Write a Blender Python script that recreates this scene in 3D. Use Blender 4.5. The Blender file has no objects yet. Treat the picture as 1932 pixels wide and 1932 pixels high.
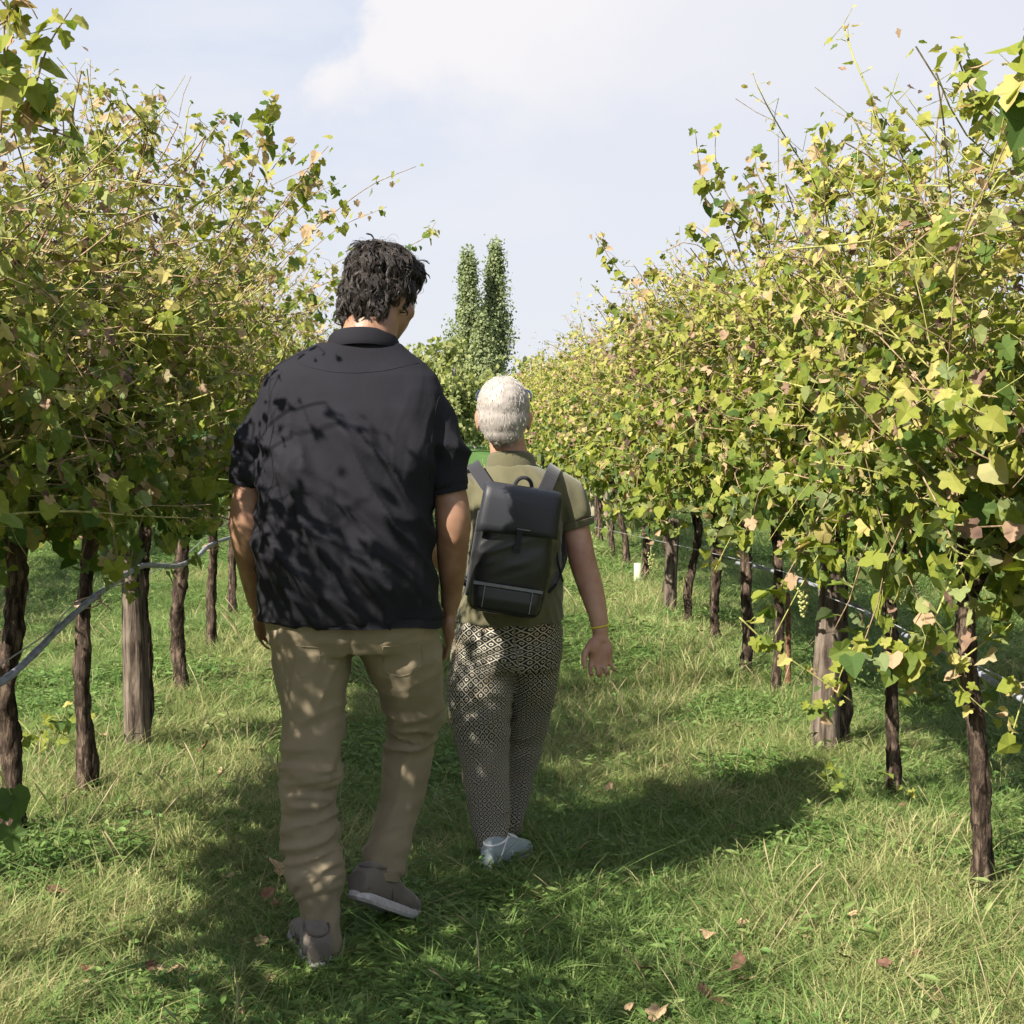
import bpy, math, random
import numpy as np
from mathutils import Vector, Matrix, Euler
random.seed(7)
rng = np.random.default_rng(11)
S = bpy.context.scene
C = S.collection
PI = math.pi

# ------------------------------------------------------------------ camera, light, exposure
F_D, HX, HY, CEN, EYE = 2817.0, 850.0, 805.0, 966.0, 1.40    # focal length in photo units, vanishing point, centre, eye height
PITCH = math.atan((CEN - HY) / F_D)
YAW = -math.atan((CEN - HX) / F_D)
cam_d = bpy.data.cameras.new('camera')
cam = bpy.data.objects.new('camera', cam_d); C.objects.link(cam)
cam.location = (0, 0, EYE)
cam.rotation_euler = (PI/2 - PITCH, 0, YAW)
cam_d.sensor_width = 36.0
cam_d.lens = 36.0 * F_D / 1932.0
cam_d.clip_start = 0.05
cam_d.clip_end = 3000
S.camera = cam
CR = cam.rotation_euler.to_matrix()

def P(px, py, Y):
    """real place of a point seen at (px, py) of the photo (1932 wide) when it stands Y metres down the aisle"""
    d = CR @ Vector(((px - CEN)/F_D, -(py - CEN)/F_D, -1.0))
    t = Y / d.y
    return Vector((d.x*t, d.y*t, EYE + d.z*t))

def G(px, py):
    """ground point seen at (px, py)"""
    d = CR @ Vector(((px - CEN)/F_D, -(py - CEN)/F_D, -1.0))
    t = -EYE / d.z
    return Vector((d.x*t, d.y*t, 0))

SUN_EL, SUN_AZ = math.radians(41), math.radians(49)   # azimuth measured from straight behind the camera towards the left
sun_dir = Vector((-math.sin(SUN_AZ)*math.cos(SUN_EL), -math.cos(SUN_AZ)*math.cos(SUN_EL), math.sin(SUN_EL)))
sl = bpy.data.lights.new('sun', 'SUN'); sl.energy = 4.35; sl.angle = math.radians(0.53); sl.color = (1.0, 0.93, 0.80)
so = bpy.data.objects.new('sun', sl); C.objects.link(so)
so.rotation_euler = sun_dir.to_track_quat('Z', 'Y').to_euler()
so.location = (-8, -8, 12)

S.view_settings.view_transform = 'Standard'
S.view_settings.look = 'None'
S.view_settings.gamma = 1.0
S.view_settings.exposure = 1.50
S.view_settings.use_curve_mapping = False
S.cycles.max_bounces = 4
S.cycles.diffuse_bounces = 3
S.cycles.glossy_bounces = 1
S.cycles.transmission_bounces = 2
S.cycles.transparent_max_bounces = 4
S.cycles.use_adaptive_sampling = True
S.cycles.adaptive_threshold = 0.03

# ------------------------------------------------------------------ node helper
class NT:
    def __init__(s, tree): s.t = tree
    def n(s, typ, **kw):
        nd = s.t.nodes.new(typ)
        for k, v in kw.items():
            if k == 'inp':
                for a, b in v.items():
                    if hasattr(b, 'links') and hasattr(b, 'node'): s.t.links.new(b, nd.inputs[a])
                    else: nd.inputs[a].default_value = b
            else: setattr(nd, k, v)
        return nd
    def math(s, op, a, b=0.0, c=0.0, clamp=False):
        nd = s.n('ShaderNodeMath', operation=op); nd.use_clamp = clamp
        for i, v in enumerate((a, b, c)):
            if hasattr(v, 'node'): s.t.links.new(v, nd.inputs[i])
            else: nd.inputs[i].default_value = v
        return nd.outputs[0]
    def mix(s, f, a, b):
        nd = s.n('ShaderNodeMix', data_type='RGBA')
        for i, v in ((0, f), (6, a), (7, b)):
            if hasattr(v, 'node'): s.t.links.new(v, nd.inputs[i])
            else: nd.inputs[i].default_value = (*v, 1) if i and len(v) == 3 else v
        return nd.outputs[2]
    def mapr(s, v, a, b, c=0.0, d=1.0, smooth=True):
        nd = s.n('ShaderNodeMapRange', interpolation_type='SMOOTHSTEP' if smooth else 'LINEAR')
        s.t.links.new(v, nd.inputs[0])
        for i, x in ((1, a), (2, b), (3, c), (4, d)): nd.inputs[i].default_value = x
        return nd.outputs[0]
    def ramp(s, f, stops, interp='LINEAR'):
        nd = s.n('ShaderNodeValToRGB'); cr = nd.color_ramp; cr.interpolation = interp
        while len(cr.elements) < len(stops): cr.elements.new(0.5)
        for e, (p, c) in zip(cr.elements, stops): e.position = p; e.color = (*c, 1)
        s.t.links.new(f, nd.inputs[0]); return nd.outputs[0]

# ------------------------------------------------------------------ sky
w = bpy.data.worlds.new('World'); S.world = w; w.use_nodes = True
t = NT(w.node_tree); w.node_tree.nodes.clear()
tc = t.n('ShaderNodeTexCoord')
sky = t.n('ShaderNodeTexSky', sky_type='NISHITA', sun_disc=False, sun_elevation=SUN_EL, sun_rotation=PI + SUN_AZ,
          air_density=1.2, dust_density=2.0, ozone_density=1.0)
sep = t.n('ShaderNodeSeparateXYZ'); w.node_tree.links.new(tc.outputs['Generated'], sep.inputs[0])
X, Y, Z = sep.outputs
az = t.math('ARCTAN2', X, Y)
el = t.math('ARCSINE', Z)
nz = t.n('ShaderNodeTexNoise', inp={'Vector': tc.outputs['Generated'], 'Scale': 13.0, 'Detail': 8.0, 'Roughness': 0.58})
nz2 = t.n('ShaderNodeTexNoise', inp={'Vector': tc.outputs['Generated'], 'Scale': 2.6, 'Detail': 5.0, 'Roughness': 0.5})
sc3 = t.n('ShaderNodeVectorMath', operation='MULTIPLY'); w.node_tree.links.new(tc.outputs['Generated'], sc3.inputs[0]); sc3.inputs[1].default_value = (1, 1, 3.0)
nz3 = t.n('ShaderNodeTexNoise', inp={'Vector': sc3.outputs[0], 'Scale': 3.4, 'Detail': 6.0, 'Roughness': 0.55})
n1 = t.math('SUBTRACT', nz.outputs[0], 0.5)
n2 = t.math('SUBTRACT', nz2.outputs[0], 0.5)
# thin high veil, whiter towards the horizon
veil_h = t.mapr(el, 0.0, 1.1, 0.97, 0.85)
veil = t.mix(t.mapr(el, 0.03, 0.30), (2.86, 2.95, 3.20), (2.42, 2.62, 3.12))
skyc = t.mix(veil_h, sky.outputs[0], veil)
# soft white streaks everywhere
streak = t.mapr(nz3.outputs[0], 0.50, 0.72, 0.0, 0.55)
skyc = t.mix(streak, skyc, (3.05, 3.10, 3.30))
# the cumulus standing left of the middle, its left flank lit by the sun
edge = t.math('MULTIPLY_ADD', t.math('SUBTRACT', el, 0.205), 0.85, -0.108)
du = t.math('SUBTRACT', az, edge)
du = t.math('MULTIPLY_ADD', n1, 0.16, du)
left = t.mapr(du, -0.008, 0.020)
low = t.mapr(t.math('MULTIPLY_ADD', n1, 0.10, el), 0.185, 0.235)
core = t.mapr(du, 0.06, 0.40, 1.0, 0.42)
mask = t.math('MULTIPLY', t.math('MULTIPLY', left, low), core)
m_up = t.mapr(el, 0.34, 0.50, 1.0, 0.0)
m_r = t.mapr(az, 0.25, 0.60, 1.0, 0.0)
mask = t.math('MULTIPLY', t.math('MULTIPLY', mask, m_up), m_r)
skyc = t.mix(mask, skyc, (3.32, 3.25, 3.34))
grey = t.math('MULTIPLY', t.math('MULTIPLY', t.mapr(du, 0.10, 0.30), t.mapr(el, 0.05, 0.2)), 0.55)
grey = t.math('MULTIPLY', grey, t.math('MULTIPLY', m_up, m_r))
skyc = t.mix(grey, skyc, (2.95, 2.98, 3.20))
bg = t.n('ShaderNodeBackground', inp={'Color': skyc, 'Strength': 0.10})
ow = t.n('ShaderNodeOutputWorld', inp={'Surface': bg.outputs[0]})

# ------------------------------------------------------------------ object helpers
def mark(o, label=None, cat=None, group=None, kind=None):
    if label: o['label'] = label
    if cat: o['category'] = cat
    if group: o['group'] = group
    if kind: o['kind'] = kind
    return o

def empty(name, loc, label=None, cat=None, group=None):
    o = bpy.data.objects.new(name, None); C.objects.link(o)
    o.location = loc; o.empty_display_size = 0.1
    return mark(o, label, cat, group)

def link(name, me, mat=None, parent=None, loc=None):
    if mat is not None and len(me.materials) == 0:
        for m_ in (mat if isinstance(mat, (list, tuple)) else [mat]): me.materials.append(m_)
    o = bpy.data.objects.new(name, me); C.objects.link(o)
    if parent is not None: o.parent = parent
    if loc is not None: o.location = loc
    return o

def mesh_np(name, V, Fs, smooth=True, attrs=None, mats=None, uv=None):
    """V (n,3); Fs: list of (m,k) int arrays of faces with k corners"""
    me = bpy.data.meshes.new(name)
    V = np.asarray(V, dtype=np.float32)
    Fs = [np.asarray(f, dtype=np.int32) for f in (Fs if isinstance(Fs, list) else [Fs]) if len(f)]
    loops = np.concatenate([f.ravel() for f in Fs])
    tot = np.concatenate([np.full(len(f), f.shape[1], dtype=np.int32) for f in Fs])
    start = np.concatenate([[0], np.cumsum(tot)[:-1]]).astype(np.int32)
    me.vertices.add(len(V)); me.vertices.foreach_set('co', V.ravel())
    me.loops.add(len(loops)); me.loops.foreach_set('vertex_index', loops)
    me.polygons.add(len(tot)); me.polygons.foreach_set('loop_start', start); me.polygons.foreach_set('loop_total', tot)
    if mats is not None: me.polygons.foreach_set('material_index', np.asarray(mats, dtype=np.int32))
    me.polygons.foreach_set('use_smooth', np.full(len(tot), smooth))
    for k, a in (attrs or {}).items():
        at = me.attributes.new(k, 'FLOAT', 'POINT'); at.data.foreach_set('value', np.asarray(a, dtype=np.float32))
    if uv is not None:
        l = me.uv_layers.new(name='UVMap'); l.data.foreach_set('uv', np.asarray(uv, np.float32)[loops].ravel())
    me.update(calc_edges=True); me.validate()
    return me

def hash3(i, j, k, seed=0):
    n = (i*374761393 + j*668265263 + k*2147483647 + seed*1274126177) & 0xffffffff
    n = ((n ^ (n >> 13))*1274126177) & 0xffffffff
    n = (n ^ (n >> 16)) & 0xffff
    return n/65535.0
def vnoise(p, seed=0):
    p = np.asarray(p, dtype=np.float64)
    i = np.floor(p).astype(np.int64); f = p - i; f = f*f*(3-2*f)
    r = 0
    for a in (0, 1):
        for b in (0, 1):
            for c in (0, 1):
                wgt = (f[:, 0] if a else 1-f[:, 0])*(f[:, 1] if b else 1-f[:, 1])*(f[:, 2] if c else 1-f[:, 2])
                r = r + wgt*hash3(i[:, 0]+a, i[:, 1]+b, i[:, 2]+c, seed)
    return r
def fbm(p, oct=3, seed=0):
    r = 0; a = 1.0; s = 0; q = np.asarray(p, float)
    for o_ in range(oct):
        r = r + a*vnoise(q, seed+o_); s += a; a *= 0.5; q = q*2.03 + 7.1
    return r/s

def unit(v):
    v = np.asarray(v, float); return v/(np.linalg.norm(v, axis=-1, keepdims=True)+1e-12)

def catmull(pts, n):
    pts = np.asarray(pts, float)
    if len(pts) == 2: return pts[0] + (pts[1]-pts[0])*np.linspace(0, 1, n)[:, None]
    p = np.vstack([2*pts[0]-pts[1], pts, 2*pts[-1]-pts[-2]])
    u = np.linspace(0, len(pts)-1-1e-9, n); k = u.astype(int); f = (u-k)[:, None]
    a, b, c, d = p[k], p[k+1], p[k+2], p[k+3]
    return 0.5*((2*b) + (-a+c)*f + (2*a-5*b+4*c-d)*f*f + (-a+3*b-3*c+d)*f**3)

def tube(path, rad, seg=8, cap=True, flat=None, ref=None):
    """swept tube -> V, [quads, tris]; flat = per ring factor of the second axis"""
    path = np.asarray(path, float); n = len(path)
    rad = np.broadcast_to(np.asarray(rad, float), (n,))
    T = unit(np.gradient(path, axis=0))
    r0 = np.array(ref if ref is not None else ((0, 0, 1) if abs(T[0][2]) < 0.9 else (1, 0, 0)), float)
    A = np.zeros_like(path)
    a = r0
    for i in range(n):
        a = a - T[i]*np.dot(a, T[i]); a = a/(np.linalg.norm(a)+1e-12); A[i] = a
    B = np.cross(T, A)
    fl = np.broadcast_to(np.asarray(1.0 if flat is None else flat, float), (n,))
    th = np.linspace(0, 2*PI, seg, endpoint=False)
    V = path[:, None, :] + rad[:, None, None]*(np.cos(th)[None, :, None]*A[:, None, :] + (np.sin(th)[None, :, None]*fl[:, None, None])*B[:, None, :])
    V = V.reshape(-1, 3)
    i = np.arange(n-1)[:, None]*seg; j = np.arange(seg)[None, :]; k = (j+1) % seg
    Q = np.stack([i+j, i+k, i+seg+k, i+seg+j], -1).reshape(-1, 4)
    Tt = np.zeros((0, 3), int)
    if cap:
        V = np.vstack([V, path[0], path[-1]]); c0, c1 = n*seg, n*seg+1
        j = np.arange(seg); k = (j+1) % seg
        Tt = np.vstack([np.stack([np.full(seg, c0), k, j], -1), np.stack([np.full(seg, c1), (n-1)*seg+j, (n-1)*seg+k], -1)])
    return V, Q, Tt

class Soup:
    """collects pieces into one mesh"""
    def __init__(s): s.V = []; s.Q = []; s.T = []; s.n = 0; s.at = []; s.mq = []; s.mt = []
    def add(s, V, Q=None, T=None, a=0.0, m=0):
        Q = np.zeros((0, 4), int) if Q is None else np.asarray(Q); T = np.zeros((0, 3), int) if T is None else np.asarray(T)
        s.V.append(V); s.Q.append(Q+s.n); s.T.append(T+s.n); s.n += len(V)
        s.at.append(np.broadcast_to(np.asarray(a, float), (len(V),)))
        s.mq.append(np.full(len(Q), m)); s.mt.append(np.full(len(T), m)); return s
    def tube(s, path, rad, seg=8, a=0.0, m=0, **kw):
        V, Q, T = tube(path, rad, seg, **kw); return s.add(V, Q, T, a, m)
    def ell(s, c, r, R=None, seg=20, rings=12, a=0.0, m=0, pw=1.0):
        ph = np.linspace(-PI/2, PI/2, rings+1); th = np.linspace(0, 2*PI, seg, endpoint=False)
        cp = np.cos(ph)[1:-1]; sp = np.sin(ph)[1:-1]
        V = np.stack([cp[:, None]*np.cos(th), cp[:, None]*np.sin(th), np.broadcast_to(sp[:, None], (rings-1, seg))], -1).reshape(-1, 3)
        V = np.sign(V)*np.abs(V)**pw
        V = np.vstack([V, (0, 0, -1), (0, 0, 1)])*np.asarray(r, float)
        if R is not None: V = V @ np.asarray(R).T
        V = V + np.asarray(c, float); n = (rings-1)*seg
        i = np.arange(rings-2)[:, None]*seg; j = np.arange(seg)[None, :]; k = (j+1) % seg
        Q = np.stack([i+j, i+k, i+seg+k, i+seg+j], -1).reshape(-1, 4)
        j = np.arange(seg); k = (j+1) % seg
        T = np.vstack([np.stack([np.full(seg, n), k, j], -1), np.stack([np.full(seg, n+1), (rings-2)*seg+j, (rings-2)*seg+k], -1)])
        return s.add(V, Q, T, a, m)
    def loft(s, rings, seg=28, a=0.0, m=0, cap=True):
        """rings: (centre, half width, half depth, exponent, yaw[, tilt about x, tilt about y])"""
        th = np.linspace(0, 2*PI, seg, endpoint=False); out = []
        for r in rings:
            c, hx, hy = r[0], r[1], r[2]; e = r[3] if len(r) > 3 else 2.0
            yaw = r[4] if len(r) > 4 else 0.0; tx = r[5] if len(r) > 5 else 0.0; ty = r[6] if len(r) > 6 else 0.0
            ct, st = np.cos(th), np.sin(th)
            p = np.stack([hx*np.sign(ct)*np.abs(ct)**(2/e), hy*np.sign(st)*np.abs(st)**(2/e), 0*th], -1)
            R = np.array(Euler((tx, ty, yaw)).to_matrix())
            out.append(p @ R.T + np.asarray(c, float))
        V = np.vstack(out); n = len(rings)
        i = np.arange(n-1)[:, None]*seg; j = np.arange(seg)[None, :]; k = (j+1) % seg
        Q = np.stack([i+j, i+k, i+seg+k, i+seg+j], -1).reshape(-1, 4); T = None
        if cap:
            V = np.vstack([V, np.asarray(rings[0][0], float), np.asarray(rings[-1][0], float)]); j = np.arange(seg); k = (j+1) % seg
            T = np.vstack([np.stack([np.full(seg, n*seg), k, j], -1), np.stack([np.full(seg, n*seg+1), (n-1)*seg+j, (n-1)*seg+k], -1)])
        return s.add(V, Q, T, a, m)
    def box(s, c, h, R=None, a=0.0, m=0):
        V = np.array([(x, y, z) for x in (-1, 1) for y in (-1, 1) for z in (-1, 1)], float)*np.asarray(h, float)
        if R is not None: V = V @ np.asarray(R).T
        Q = [(0, 1, 3, 2), (4, 6, 7, 5), (0, 4, 5, 1), (2, 3, 7, 6), (0, 2, 6, 4), (1, 5, 7, 3)]
        return s.add(V+np.asarray(c, float), Q, None, a, m)
    def mesh(s, name, smooth=True, attr='tint'):
        return mesh_np(name, np.vstack(s.V), [np.vstack(s.Q), np.vstack(s.T)], smooth, {attr: np.concatenate(s.at)},
                       mats=np.concatenate(s.mq+s.mt))

# ------------------------------------------------------------------ materials
def new_mat(name):
    m = bpy.data.materials.new(name); m.use_nodes = True; m.node_tree.nodes.clear()
    return m, NT(m.node_tree)
def finish(m, t, shader):
    t.n('ShaderNodeOutputMaterial', inp={'Surface': shader}); return m
def bump(t, h, strength=0.4, dist=0.01):
    return t.n('ShaderNodeBump', inp={'Height': h, 'Strength': strength, 'Distance': dist}).outputs[0]

def leaf_mat(name, stops, trans=0.35, rough=0.65, spec=0.12, vein=True):
    m, t = new_mat(name)
    at = t.n('ShaderNodeAttribute', attribute_name='tint')
    oi = t.n('ShaderNodeObjectInfo')
    geo = t.n('ShaderNodeNewGeometry')
    tco = t.n('ShaderNodeTexCoord')
    nz = t.n('ShaderNodeTexNoise', inp={'Vector': tco.outputs['Object'], 'Scale': 38.0, 'Detail': 3.0})
    f = t.math('MULTIPLY_ADD', t.math('SUBTRACT', nz.outputs[0], 0.5), 0.22, at.outputs['Fac'])
    col = t.ramp(f, stops)
    under = t.mix(0.45, col, (0.26, 0.30, 0.17))
    col2 = t.mix(geo.outputs['Backfacing'], col, under)
    pb = t.n('ShaderNodeBsdfPrincipled', inp={'Base Color': col2, 'Roughness': rough, 'Specular IOR Level': spec})
    tcol = t.n('ShaderNodeMix', data_type='RGBA', blend_type='MULTIPLY', inp={0: 1.0, 6: col, 7: (1.5, 1.6, 0.7, 1)})
    tr = t.n('ShaderNodeBsdfTranslucent', inp={'Color': tcol.outputs[2]})
    mx = t.n('ShaderNodeMixShader', inp={0: trans, 1: pb.outputs[0], 2: tr.outputs[0]})
    return finish(m, t, mx.outputs[0])

M = {}
M['vine_leaf'] = leaf_mat('vine_leaf', [(0.0, (0.034, 0.072, 0.026)), (0.22, (0.085, 0.135, 0.032)), (0.42, (0.195, 0.222, 0.036)),
                                        (0.58, (0.300, 0.290, 0.080)), (0.69, (0.41, 0.345, 0.135)), (0.78, (0.42, 0.29, 0.19)), (0.89, (0.23, 0.145, 0.11)), (1.0, (0.07, 0.045, 0.04))], 0.30)
M['poplar_leaf'] = leaf_mat('poplar_leaf', [(0.0, (0.13, 0.165, 0.085)), (0.5, (0.20, 0.235, 0.12)), (1.0, (0.30, 0.33, 0.17))], 0.25)  # leaf tones greyed and lightened: distance haze is put into the colour
M['bush_leaf'] = leaf_mat('bush_leaf', [(0.0, (0.14, 0.17, 0.07)), (0.5, (0.26, 0.28, 0.12)), (1.0, (0.42, 0.40, 0.18))], 0.4)

def grass_mat(name, a, b, c, trans=0.3):
    m, t = new_mat(name)
    oi = t.n('ShaderNodeObjectInfo')
    at = t.n('ShaderNodeAttribute', attribute_name='tint')
    f = t.math('ADD', t.math('MULTIPLY', oi.outputs['Random'], 0.12), t.math('MULTIPLY', at.outputs['Fac'], 0.88))
    col = t.ramp(f, [(0.1, a), (0.5, b), (0.95, c)])
    pb = t.n('ShaderNodeBsdfPrincipled', inp={'Base Color': col, 'Roughness': 0.55, 'Specular IOR Level': 0.3})
    tr = t.n('ShaderNodeBsdfTranslucent', inp={'Color': col})
    mx = t.n('ShaderNodeMixShader', inp={0: trans, 1: pb.outputs[0], 2: tr.outputs[0]})
    return finish(m, t, mx.outputs[0])
M['grass_green'] = grass_mat('grass_green', (0.080, 0.160, 0.036), (0.155, 0.255, 0.065), (0.30, 0.36, 0.135), 0.48)
M['grass_pale'] = grass_mat('grass_pale', (0.20, 0.25, 0.08), (0.36, 0.38, 0.15), (0.54, 0.48, 0.26), 0.46)
M['grass_straw'] = grass_mat('grass_straw', (0.24, 0.21, 0.10), (0.36, 0.31, 0.17), (0.46, 0.38, 0.24))
M['weed'] = grass_mat('weed', (0.06, 0.14, 0.036), (0.11, 0.205, 0.05), (0.21, 0.31, 0.09), 0.36)

def bark_mat(name, c1, c2, c3, sx=26.0, sz=5.0, strength=0.9, dist=0.012):
    m, t = new_mat(name)
    tco = t.n('ShaderNodeTexCoord')
    mp = t.n('ShaderNodeMapping', inp={'Vector': tco.outputs['Object'], 'Scale': (sx, sx, sz)})
    a = t.n('ShaderNodeTexNoise', inp={'Vector': mp.outputs[0], 'Scale': 1.6, 'Detail': 7.0, 'Roughness': 0.65, 'Distortion': 0.5})
    b = t.n('ShaderNodeTexNoise', inp={'Vector': tco.outputs['Object'], 'Scale': 9.0, 'Detail': 4.0})
    col = t.ramp(a.outputs[0], [(0.36, c1), (0.5, c2), (0.66, c3)])
    col = t.mix(t.mapr(b.outputs[0], 0.45, 0.75, 0, 0.4), col, c3)
    pb = t.n('ShaderNodeBsdfPrincipled', inp={'Base Color': col, 'Roughness': 0.9, 'Specular IOR Level': 0.15,
             'Normal': bump(t, a.outputs[0], strength, dist)})
    return finish(m, t, pb.outputs[0])
M['bark'] = bark_mat('bark', (0.010, 0.007, 0.005), (0.045, 0.031, 0.024), (0.20, 0.145, 0.11), 34.0, 7.0, 1.0, .02)
M['post_wood'] = bark_mat('post_wood', (0.022, 0.016, 0.013), (0.095, 0.072, 0.058), (0.21, 0.17, 0.135), 26, 3.0, 1.0)
M['pale_post'] = bark_mat('pale_post', (0.12, 0.11, 0.08), (0.27, 0.25, 0.17), (0.40, 0.38, 0.27), 20, 3.0, 0.5)
M['cane'] = bark_mat('cane', (0.11, 0.075, 0.045), (0.24, 0.17, 0.10), (0.37, 0.28, 0.18), 40, 12, 0.3, 0.002)
M['green_cane'] = bark_mat('green_cane', (0.16, 0.17, 0.055), (0.28, 0.28, 0.09), (0.38, 0.36, 0.14), 40, 12, 0.2, 0.002)
M['poplar_bark'] = bark_mat('poplar_bark', (0.09, 0.085, 0.07), (0.18, 0.17, 0.14), (0.28, 0.27, 0.22), 5, 2)
M['rust'] = bark_mat('rust', (0.07, 0.03, 0.02), (0.16, 0.08, 0.05), (0.24, 0.14, 0.09), 40, 20)

def plain(name, col, rough=0.6, spec=0.4, nscale=60.0, nstr=0.1, ndist=0.001, var=0.15, **kw):
    m, t = new_mat(name)
    tco = t.n('ShaderNodeTexCoord')
    nz = t.n('ShaderNodeTexNoise', inp={'Vector': tco.outputs['Object'], 'Scale': nscale, 'Detail': 4.0})
    c2 = tuple(x*(1-var) for x in col); c3 = tuple(min(1, x*(1+var)) for x in col)
    cc = t.ramp(nz.outputs[0], [(0.3, c2), (0.7, c3)])
    inp = {'Base Color': cc, 'Roughness': rough, 'Specular IOR Level': spec, 'Normal': bump(t, nz.outputs[0], nstr, ndist)}
    inp.update(kw)
    pb = t.n('ShaderNodeBsdfPrincipled', inp=inp)
    return finish(m, t, pb.outputs[0])
M['hose'] = plain('hose', (0.24, 0.255, 0.30), 0.55, 0.3, 30, 0.2, 0.002, 0.35)
M['wire'] = plain('wire', (0.30, 0.30, 0.32), 0.4, 0.5)
M['twine'] = plain('twine', (0.42, 0.30, 0.22), 0.8, 0.2)
M['dead_leaf'] = plain('dead_leaf', (0.36, 0.25, 0.15), 0.8, 0.15, 50, 0.3, 0.004, 0.4)
M['rust_leaf'] = plain('rust_leaf', (0.20, 0.105, 0.065), 0.8, 0.15, 50, 0.3, 0.004, 0.4)
M['brown_leaf'] = plain('brown_leaf', (0.13, 0.07, 0.05), 0.8, 0.15, 50, 0.3, 0.004, 0.4)
M['tube_green'] = plain('tube_green', (0.42, 0.50, 0.33), 0.5, 0.3)
M['grape'] = plain('grape', (0.26, 0.28, 0.10), 0.35, 0.5, **{'Subsurface Weight': 0.2})

# ------------------------------------------------------------------ leaf templates
def leaf_template(half, curl, fold, bend, jit, seed):
    r = np.random.default_rng(seed)
    H = np.array(half, float)
    right = H[1:-1]; left = right[::-1]*(-1, 1)
    P2 = np.vstack([[0, 0], right, [H[-1]], left, ])
    ctr = np.array([[0, 0.30]])
    P2 = np.vstack([P2, ctr])
    x, y = P2[:, 0], P2[:, 1]
    z = fold*np.abs(x) + bend*y*y - curl*(x*x+y*y)*np.sign(0.4)
    z = z + r.normal(0, jit, len(x)); z[0] = 0; z[-1] += -0.03
    if abs(curl) > 0.6:     # strongly curled: the sides roll in
        a = x*curl*1.6; x2 = np.sin(a)/(curl*1.6); z = z*0.3 + (1-np.cos(a))/(curl*1.6); x = x2
        b = y*curl*0.9; z = z + (1-np.cos(b))/(curl*0.9)*0.7; y = np.sin(b)/(curl*0.9)
    V = np.stack([x, y, z], -1)
    n = len(V)-1; c = n
    T = np.array([(c, i, (i+1) % n) for i in range(n)])
    return V, T
H_LOBED = [(0, 0), (.17, -.20), (.43, -.14), (.37, .07), (.57, .27), (.50, .42), (.29, .42), (.26, .66), (0, .92)]
H_ROUND = [(0, 0), (.24, -.16), (.47, .05), (.50, .30), (.34, .52), (.30, .62), (0, .88)]
H_SMALL = [(0, 0), (.40, -.05), (.48, .35), (0, .85)]
LEAF_HI = [leaf_template(H_LOBED, c, f, b, j, i) for i, (c, f, b, j) in enumerate([(.1, .25, -.25, .02), (.2, -.2, .2, .03), (0, .45, -.4, .03),
           (.15, .1, -.6, .04), (0.9, .2, -.3, .05), (1.3, .1, .2, .06)])]
LEAF_HI += [leaf_template(H_ROUND, c, f, b, j, 20+i) for i, (c, f, b, j) in enumerate([(.1, .3, -.3, .03), (.2, -.3, .2, .03), (1.1, .3, -.3, .05)])]
LEAF_LO = [leaf_template(H_SMALL, c, f, b, j, 40+i) for i, (c, f, b, j) in enumerate([(.1, .4, -.3, .04), (.2, -.3, .3, .04), (1.0, .3, -.2, .05), (0, .1, -.6, .06)])]

def leaf_cloud(name, tmpl, pos, nrm, tip, size, var, tint):
    """many leaves in one mesh; pos, nrm, tip (n,3)"""
    nrm = unit(nrm); tip = unit(tip - nrm*np.sum(tip*nrm, -1, keepdims=True)); side = np.cross(tip, nrm)
    Vs, Ts, As = [], [], []; off = 0
    for v, (TV, TT) in enumerate(tmpl):
        k = np.where(var == v)[0]
        if not len(k): continue
        W = pos[k, None, :] + size[k, None, None]*(TV[None, :, 0:1]*side[k, None, :] + TV[None, :, 1:2]*tip[k, None, :] + TV[None, :, 2:3]*nrm[k, None, :])
        Vs.append(W.reshape(-1, 3)); nv = len(TV)
        Ts.append((TT[None] + (np.arange(len(k))*nv)[:, None, None] + off).reshape(-1, 3)); off += len(k)*nv
        As.append(np.repeat(tint[k], nv))
    return mesh_np(name, np.vstack(Vs), [np.vstack(Ts)], False, {'tint': np.concatenate(As)})

# ================================================================== the ground
def gh(x, y):
    x = np.asarray(x, float); y = np.asarray(y, float)
    p = np.stack([x*0.9, y*0.9, 0*x], -1).reshape(-1, 3)
    h = (vnoise(p, 5)-0.5)*0.05 + (vnoise(p*3.1, 6)-0.5)*0.02
    h = h.reshape(x.shape)*np.clip(1.5 - np.abs(y)/60, 0, 1)
    h = h + 0.035*np.exp(-((x+1.5)/0.35)**2) + 0.03*np.exp(-((x-1.68)/0.35)**2)
    return h - 0.02
def gz(x, y): return float(gh(np.array([x]), np.array([y]))[0])

def axis(lo, hi, fine, step, grow):
    a = list(np.arange(-fine, fine+1e-6, step)); s = step
    while a[-1] < hi: s *= grow; a.append(a[-1]+s)
    s = step
    while a[0] > lo: s *= grow; a.insert(0, a[0]-s)
    return np.array(a)
gx = axis(-900, 900, 4.0, 0.15, 1.16); gy = axis(-900, 1500, 13.0, 0.17, 1.16)
XX, YY = np.meshgrid(gx, gy, indexing='ij')
ZZ = gh(XX, YY)
V = np.stack([XX, YY, ZZ], -1).reshape(-1, 3); n1_, n2_ = XX.shape
i = np.arange(n1_-1)[:, None]*n2_; j = np.arange(n2_-1)[None, :]
Q = np.stack([i+j, i+n2_+j, i+n2_+j+1, i+j+1], -1).reshape(-1, 4)
m, t = new_mat('meadow_soil')
geo = t.n('ShaderNodeNewGeometry')
na = t.n('ShaderNodeTexNoise', inp={'Vector': geo.outputs['Position'], 'Scale': 14.0, 'Detail': 8.0, 'Roughness': 0.7})
nb = t.n('ShaderNodeTexNoise', inp={'Vector': geo.outputs['Position'], 'Scale': 0.9, 'Detail': 5.0})
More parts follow.
